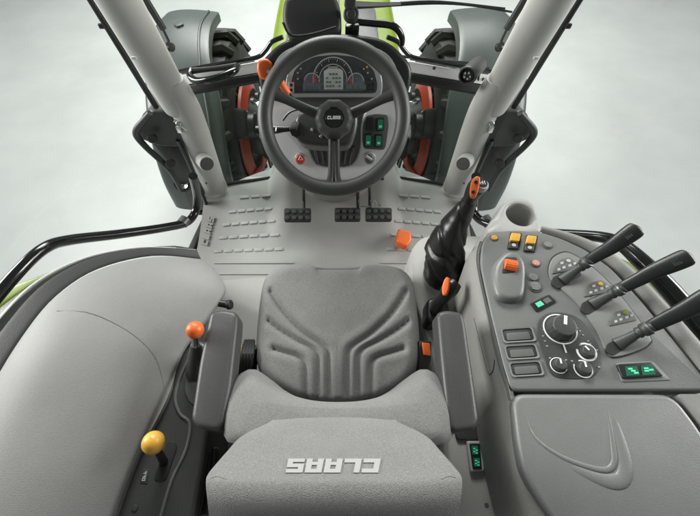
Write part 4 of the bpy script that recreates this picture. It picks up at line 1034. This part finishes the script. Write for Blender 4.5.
# thumb wheel mound
bm = NB(); kp(bm, [(500, 256), (509, 250), (519, 252), (526, 262), (527, 278), (524, 296), (512, 300), (498, 296), (493, 280), (494, 266)], .03, .016, off=.024, sm=4, seg=5); md = obj('thumb_mound', bm, 'console_plastic', RC)
bm = NB(); kp(bm, [(505, 257), (517, 257), (516, 272), (502, 273)], .004, .001, off=.0260, rnd=.006); obj('slot', bm, 'cavity', md)
bm = NB(); c = UP(510, 266, KP, .022); ax_ = (UP(520, 268, KP) - UP(500, 264, KP)).normalized(); lathe(bm, c - ax_ * .017, ax_, [(0, 0), (.016, 0), (.018, .002), (.018, .032), (.016, .034), (0, .034)], 60, 20, .03); obj('thumb_wheel', bm, 'orange', md)
# compartment trays
for k, (x, y) in enumerate(((500, 328), (503.5, 345), (508, 362))):
    bm = NB(); o_ = [(x, y), (x + 32, y - 2), (x + 37, y + 13), (x + 3.8, y + 15)]; i_ = [(x + 2, y + 1.6), (x + 31, y - .2), (x + 34.6, y + 12), (x + 5, y + 13.8)]
    O = fillet([UP(a, b, KP, .004) for a, b in o_], .008); I = fillet([UP(a, b, KP, .003) for a, b in i_], .008); O0 = fillet([UP(a, b, KP, -.002) for a, b in o_], .008)
    Ib = [p - KP[1] * .028 for p in I]
    rr4 = [[bm.verts.new(p) for p in X] for X in (O0, O, I)]
    for A, B in zip(rr4, rr4[1:]):
        for i in range(len(A)): bm.faces.new((A[i], A[(i + 1) % len(A)], B[(i + 1) % len(A)], B[i]))
    tr = obj('switch_frame', bm, 'plate_plastic', RC)
    bm = NB(); kp(bm, i_, .004, .001, off=.0005, rnd=.006); obj('tray_shade', bm, 'dark_plastic', tr)  # flat dark plate, its colour stands in for shade inside the tray recess
    bm = NB(); kp(bm, [(x + 6.5, y + 5), (x + 29, y + 3.6), (x + 31.4, y + 11), (x + 8, y + 12.6)], .004, .001, off=.0022, rnd=.004); obj('tray_shade_mid', bm, 'mid_plastic', tr)  # paler plate on top imitates the shading gradient inside the tray
# dials
bm = NB(); kp(bm, [(537, 326), (540, 318), (550, 312.5), (566, 313), (580, 319), (592, 332), (600, 350), (601, 362), (596, 374), (585, 378.5), (560, 378), (550, 372), (544, 358), (538, 340)], .004, .0015, off=.002, sm=3); dp = obj('dial_plate', bm, 'dark_plastic', RC)
def dial(x, y, r_, h, ang, a0, a1, ring=.002):
    c = UP(x, y, KP, .002)
    bm = NB(); knob(bm, c, KP[1], r_, h, bev=r_ * .15, taper=.88, lobes=16, amp=.012, seg=64); d_ = obj('dial', bm, 'dark_plastic', RC)
    bm = NB(); ringm(bm, c, KP[1], r_ * 1.16, r_ * 1.16 + ring, .0012, 48, a0, a1); obj('scale', bm, 'white_mark', d_)
    bm = NB(); fx, fy, fz = frame_of(KP[1]); a = math.radians(ang); dd = fx * math.cos(a) + fy * math.sin(a)
    box(bm, c + KP[1] * (h + .0005) + dd * r_ * .42, r_ * .75, r_ * .22, .0018, dd, KP[1].cross(dd), KP[1]); obj('pointer', bm, 'white_mark', d_)
    return c
dial(560, 329, .033, .030, 70, 0, 360, .003)
dial(586.5, 352, .0165, .014, 120, -200, 110, .0045)
dial(558.5, 365.5, .0155, .016, 85, 30, 330, .002)
dial(583, 369, .0165, .016, 85, -215, 100, .0028)
bm = NB()
for (x, y) in ((543, 336), (545, 341), (547, 346), (574, 324), (577, 328), (580, 331), (583, 335), (544, 330), (590, 344), (597, 350), (572, 361), (599, 367), (550, 358), (566, 360), (588, 341), (580, 345)):
    q = UP(x, y, KP, .0025); box(bm, q, .0045, .0025, .001)
a_, b_ = UP(563.5, 344, KP, .0025), UP(566.5, 353, KP, .0025); tube(bm, [a_, b_], .0022, seg=6, n=1)
obj('marking', bm, 'grey_mark', dp)
# rocker with green
bm = NB(); kp(bm, [(530, 303), (549, 294), (557, 301), (537, 312)], .006, .002, off=.004, rnd=.005); r1 = obj('rocker_switch', bm, 'black_plastic', RC)
bm = NB(); kp(bm, [(535, 303.3), (540.5, 300.6), (544.5, 304.4), (538.5, 307.4)], .001, 0, off=.0048); obj('lens', bm, 'green_mark', r1)
bm = NB(); kp(bm, [(542.5, 300), (548, 297), (552, 300.8), (546.5, 303.8)], .001, 0, off=.0048); obj('lens', bm, 'mid_plastic', r1)
# lower right green switch
bm = NB(); kp(bm, [(616, 363), (653, 361), (668, 377), (671, 380), (622, 382)], .004, .001, off=.002, rnd=.006); r0 = obj('switch_frame', bm, 'plate_plastic', RC)
bm = NB(); kp(bm, [(617, 364), (652, 362), (664, 376), (623, 378.5)], .008, .002, off=.007, rnd=.005); obj('switch', bm, 'black_plastic', r0)
for (x, y) in ((625, 366.5), (641, 365.8)):
    bm = NB(); kp(bm, [(x, y), (x + 12, y - .6), (x + 15, y + 8.6), (x + 1.8, y + 9.4)], .002, 0, off=.0078); obj('lens', bm, 'green_key', r0)
bm = NB()
for (x, y) in ((628, 368), (631, 370), (634, 372), (644, 367.5), (644.5, 370), (649, 369)):
    kp(bm, [(x, y), (x + 4.4, y - .2), (x + 4.8, y + 1.5), (x + .5, y + 1.7)], .001, 0, off=.0086)
obj('symbol', bm, 'green_mark', r0)
# lever plate
pp = [(549, 268), (553, 258), (563, 252.5), (573, 254), (590, 265), (610, 283), (632, 310), (650, 336), (650, 343), (640, 350), (616, 357), (607, 352), (596, 330), (580, 306), (558, 286), (550, 278)]
bm = NB(); kp(bm, [(x + (x - 598) * .022, y + (y - 305) * .022) for x, y in pp], .004, .001, off=.0015, sm=3); obj('plate_gap', bm, 'cavity', RC)
bm = NB(); kp(bm, pp, .006, .002, off=.0045, sm=3); lp_ = obj('lever_plate', bm, 'plate_plastic', RC)
for pts in (((590, 297), (611, 286)), ((609, 322), (631, 312))):
    bm = NB(); tube(bm, [UP(x, y, KP, .0045) for x, y in pts], .0009, seg=6, n=1); obj('seam', bm, 'cavity', lp_)
for k, (x, y, m) in enumerate(((566, 268, 'grey_mark'), (598, 291, 'yellow'), (623, 320, 'lime'))):
    bm = NB(); kp(bm, [(x - 14, y + 6), (x - 12, y - 1), (x - 5, y - 9), (x + 3, y - 11), (x + 12, y - 5), (x + 14, y)], .003, .001, off=.0068, rnd=.004); kb = obj('key_pad', bm, 'mid_plastic', lp_)
    bm = NB()
    for (dx, dy) in ((-7, 1.5), (-2, -.5), (4, -2.5), (9, -4.5), (-4, -5)): kp(bm, [(x + dx - 1.5, y + dy - 1), (x + dx + 1.3, y + dy - 1.6), (x + dx + 1.6, y + dy + .8), (x + dx - 1.2, y + dy + 1.3)], .001, 0, off=.0078)
    obj('symbol', bm, 'grey_mark', kb)
    bm = NB(); disc(bm, x + 2.5, y - 7.2, KP, .0058, .0015, off=.0070); obj('light', bm, m, kb)
levs = [((554, 283, 579, 270), (562, 281), (583, 265), (588, 261), (613, 246), (638, 228), 'topmost of the three paddle levers, nearest the cup holder'),
        ((583, 309, 611, 294), (592, 305), (615, 292), (622, 288), (655, 271), (690, 256), 'middle one of the three black paddle levers on the console'),
        ((608, 350, 635, 335), (617, 345), (642, 331), (652, 326), (685, 310), (716, 293), 'lowest of the three black paddle levers, above the green switch')]
for (sl, sa, co, ga, gm, gt, lab) in levs:
    T_ = thing('control_lever', lab, 'lever', UP(*sa, KP), 'paddle levers on the console')
    x0, y0, x1, y1 = sl
    bm = NB(); kp(bm, [(x0 - 3, y0 + 1), (x0 - 1, y0 - 6), (x1 - 2, y1 - 5), (x1 + 3, y1 + 5), (x0 + 4, y0 + 6)], .004, .001, off=.0062, rnd=.006); obj('slot', bm, 'cavity', T_)
    h1, h2, h3, h4 = .035, .05, .085, .115
    A = UP(*sa, KP, .004); Bp = UP(*co, KP, h1); Cp = UP(*ga, KP, h2); Dp = UP(*gm, KP, h3); E = UP(*gt, KP, h4)
    bm = NB(); tube(bm, [A, A.lerp(Bp, .5), Bp], [.017, .012, .009], seg=12, flat=.6, n=3); obj('shaft', bm, 'dark_plastic', T_)
    d = (Cp - Bp).normalized(); bm = NB(); lathe(bm, Bp - d * .012, d, [(0, 0), (.013, 0), (.014, .006), (.012, .010), (.015, .013), (.0165, .018), (.0165, .026), (.013, .031), (.014, .036), (0, .037)], 28); cl_ = obj('collar', bm, 'dark_plastic', T_)
    bm = NB(); lathe(bm, Bp + d * .012, d, [(.0135, 0), (.0172, .001), (.0172, .005), (.0135, .006)], 28); obj('collar_ring', bm, 'mech', cl_)
    bm = NB(); side = (Dp - Cp).cross(V((0, 0, 1))).normalized()
    tube(bm, [Cp - d * .008, Cp, Cp.lerp(Dp, .5), Dp, Dp.lerp(E, .6), E.lerp(Dp, .08), E, E + (E - Dp).normalized() * .004], [.012, .0145, .017, .0195, .0225, .022, .015, .006], seg=20, flat=.5, up=V((0.1, 0, 1)), n=5); gq = obj('grip', bm, 'black_plastic', T_)
    bm = NB(); upv = (E - Dp).normalized().cross(side).normalized(); upv = upv if upv.z > 0 else -upv
    m_ = Dp.lerp(E, .55) + upv * .0095
    for q in range(3): box(bm, m_ + (E - Dp).normalized() * (.006 * (q - 1)), .0025, .018, .003, (E - Dp).normalized(), side, upv, bev=.001)
    obj('rib', bm, 'dark_plastic', gq)
# storage lid
bm = NB()
kp(bm, [(512, 393.5), (674, 394), (702, 430), (735, 490), (760, 560), (620, 560), (566, 540), (541, 505), (524, 474), (517, 440)], .08, .012, off=.000, rnd=.03, seg=4)
lid = obj('storage_lid', bm, 'lid_plastic', RC)
bm = NB(); kp(bm, [(677, 394), (745, 394), (800, 500), (765, 560), (738, 490), (704, 429)], .08, .008, off=-.004, rnd=.01); obj('outer_trim', bm, 'plate_plastic', RC)
def strip(bm, pts, rads, off, pl=KP, **k): tube(bm, [UP(x, y, pl, off) for x, y in pts], rads, up=pl[1], **k)
bm = NB(); strip(bm, [(608, 402), (614, 420), (621, 445), (625, 466), (622, 479), (612, 482), (596, 478), (575, 469), (553, 459)], [.002, .009, .014, .016, .017, .017, .014, .010, .002], -.003, seg=14, flat=.38, n=8); obj('pull_ridge', bm, 'lid_plastic', lid)
bm = NB(); strip(bm, [(606, 402), (609, 420), (613, 445), (614, 462), (606, 470), (585, 466), (560, 456), (538, 441), (528, 425), (521, 398)], [.001, .0035, .006, .007, .007, .006, .005, .004, .003, .0015], -.001, seg=12, flat=.5, n=8); obj('pull_groove', bm, 'console_plastic', lid)
bm = NB(); tube(bm, [UP(x, y, KP, -.20) for x, y in ((519, 486), (521, 500), (524, 516))], .010, seg=10); kn = obj('hook', bm, 'black_plastic', RC)
# outer fender glimpses on the right
EF2 = thing('rear_fender', 'lime green rear fender edge showing between the right levers and the door rail', 'fender', UZ(650, 275, .5))
bm = NB(); patch(bm, [[UZ(x, y, .62) for x, y in ((600, 254), (628, 274), (655, 303), (690, 345), (730, 390))], [UZ(x, y, .62) for x, y in ((606, 253), (634, 265), (664, 288), (696, 322), (745, 372))]], 5, 3)
obj('panel', bm, 'lime', EF2)

# ================================================================== glass
bmg = NB(); f = bmg.faces.new([bmg.verts.new(p) for p in (V((-.66, 1.50, .10)), V((.66, 1.50, .10)), V((.66, 1.485, .70)), V((-.66, 1.485, .70)))])
o = obj('lower_window', bmg, 'glass_lower'); o['label'] = 'tinted lower front window between the floor and the windscreen rail'; o['category'] = 'window'
bmg = NB(); patch(bmg, [[V((-.66, 1.44, .72)), V((-.3, 1.52, .72)), V((.3, 1.52, .72)), V((.66, 1.44, .72))], [V((-.66, 1.40, 1.62)), V((-.3, 1.46, 1.62)), V((.3, 1.46, 1.62)), V((.66, 1.40, 1.62))]], 5, 3)
o = obj('windscreen', bmg, 'glass_side'); o['label'] = 'clear curved windscreen above the silver rails'; o['category'] = 'windscreen'

for s_, nm in ((-1, 'left'), (1, 'right')):
    rp = [(193, 176, .55), (187, 222, .32), (120, 234, .5), (45, 248, .68), (-10, 305, .70), (-60, 380, .70)] if s_ < 0 else [(476, 176, .55), (484, 222, .36), (550, 233, .52), (622, 245, .66), (672, 293, .69), (730, 380, .70)]
    lo = [UZ(*q) for q in rp]
    bmg = NB(); patch(bmg, [lo, [V((p.x * 1.0, p.y, 1.2)) for p in lo], [V((p.x * .95, p.y, 2.0)) for p in lo]], 5, 4)
    o = obj('door_glass', bmg, 'glass_side'); o['label'] = 'clear curved glass pane above the %s door rail' % nm; o['category'] = 'door glass'; o['group'] = 'door glass panes'
# ================================================================== light
w = bpy.data.worlds.new('World'); S.world = w; w.use_nodes = True; nt = w.node_tree; bg = nt.nodes['Background']
bg.inputs['Color'].default_value = (.95, 1.0, .985, 1); bg.inputs['Strength'].default_value = .16
def area(name, loc, tgt, sx, sy, power, col=(1, 1, 1)):
    l = bpy.data.lights.new(name, 'AREA'); l.shape = 'RECTANGLE'; l.size = sx; l.size_y = sy; l.energy = power; l.color = col
    o = bpy.data.objects.new(name, l); C.objects.link(o); o.location = loc
    o.rotation_euler = (V(tgt) - V(loc)).to_track_quat('-Z', 'Y').to_euler(); return o
area('key_light', (-.6, 4.2, 3.6), (0, .7, .2), 2.0, 1.2, 175, (1, .995, .98))
area('left_light', (-4.2, 1.6, 2.1), (0, .9, .7), 2.2, 1.8, 60, (1, .99, .97)).data.spread = math.radians(75)
area('right_light', (4.2, 1.4, 2.1), (0, .9, .7), 2.2, 1.8, 42, (1, .99, .97)).data.spread = math.radians(75)
area('back_light', (0, 7.5, 5.5), (0, 3.2, -1), 7, 3, 540, (1, 1, .98))

S.render.engine = 'CYCLES'
S.view_settings.view_transform = 'Standard'; S.view_settings.look = 'None'; S.view_settings.exposure = 0
S.render.resolution_x = 1024; S.render.resolution_y = 755
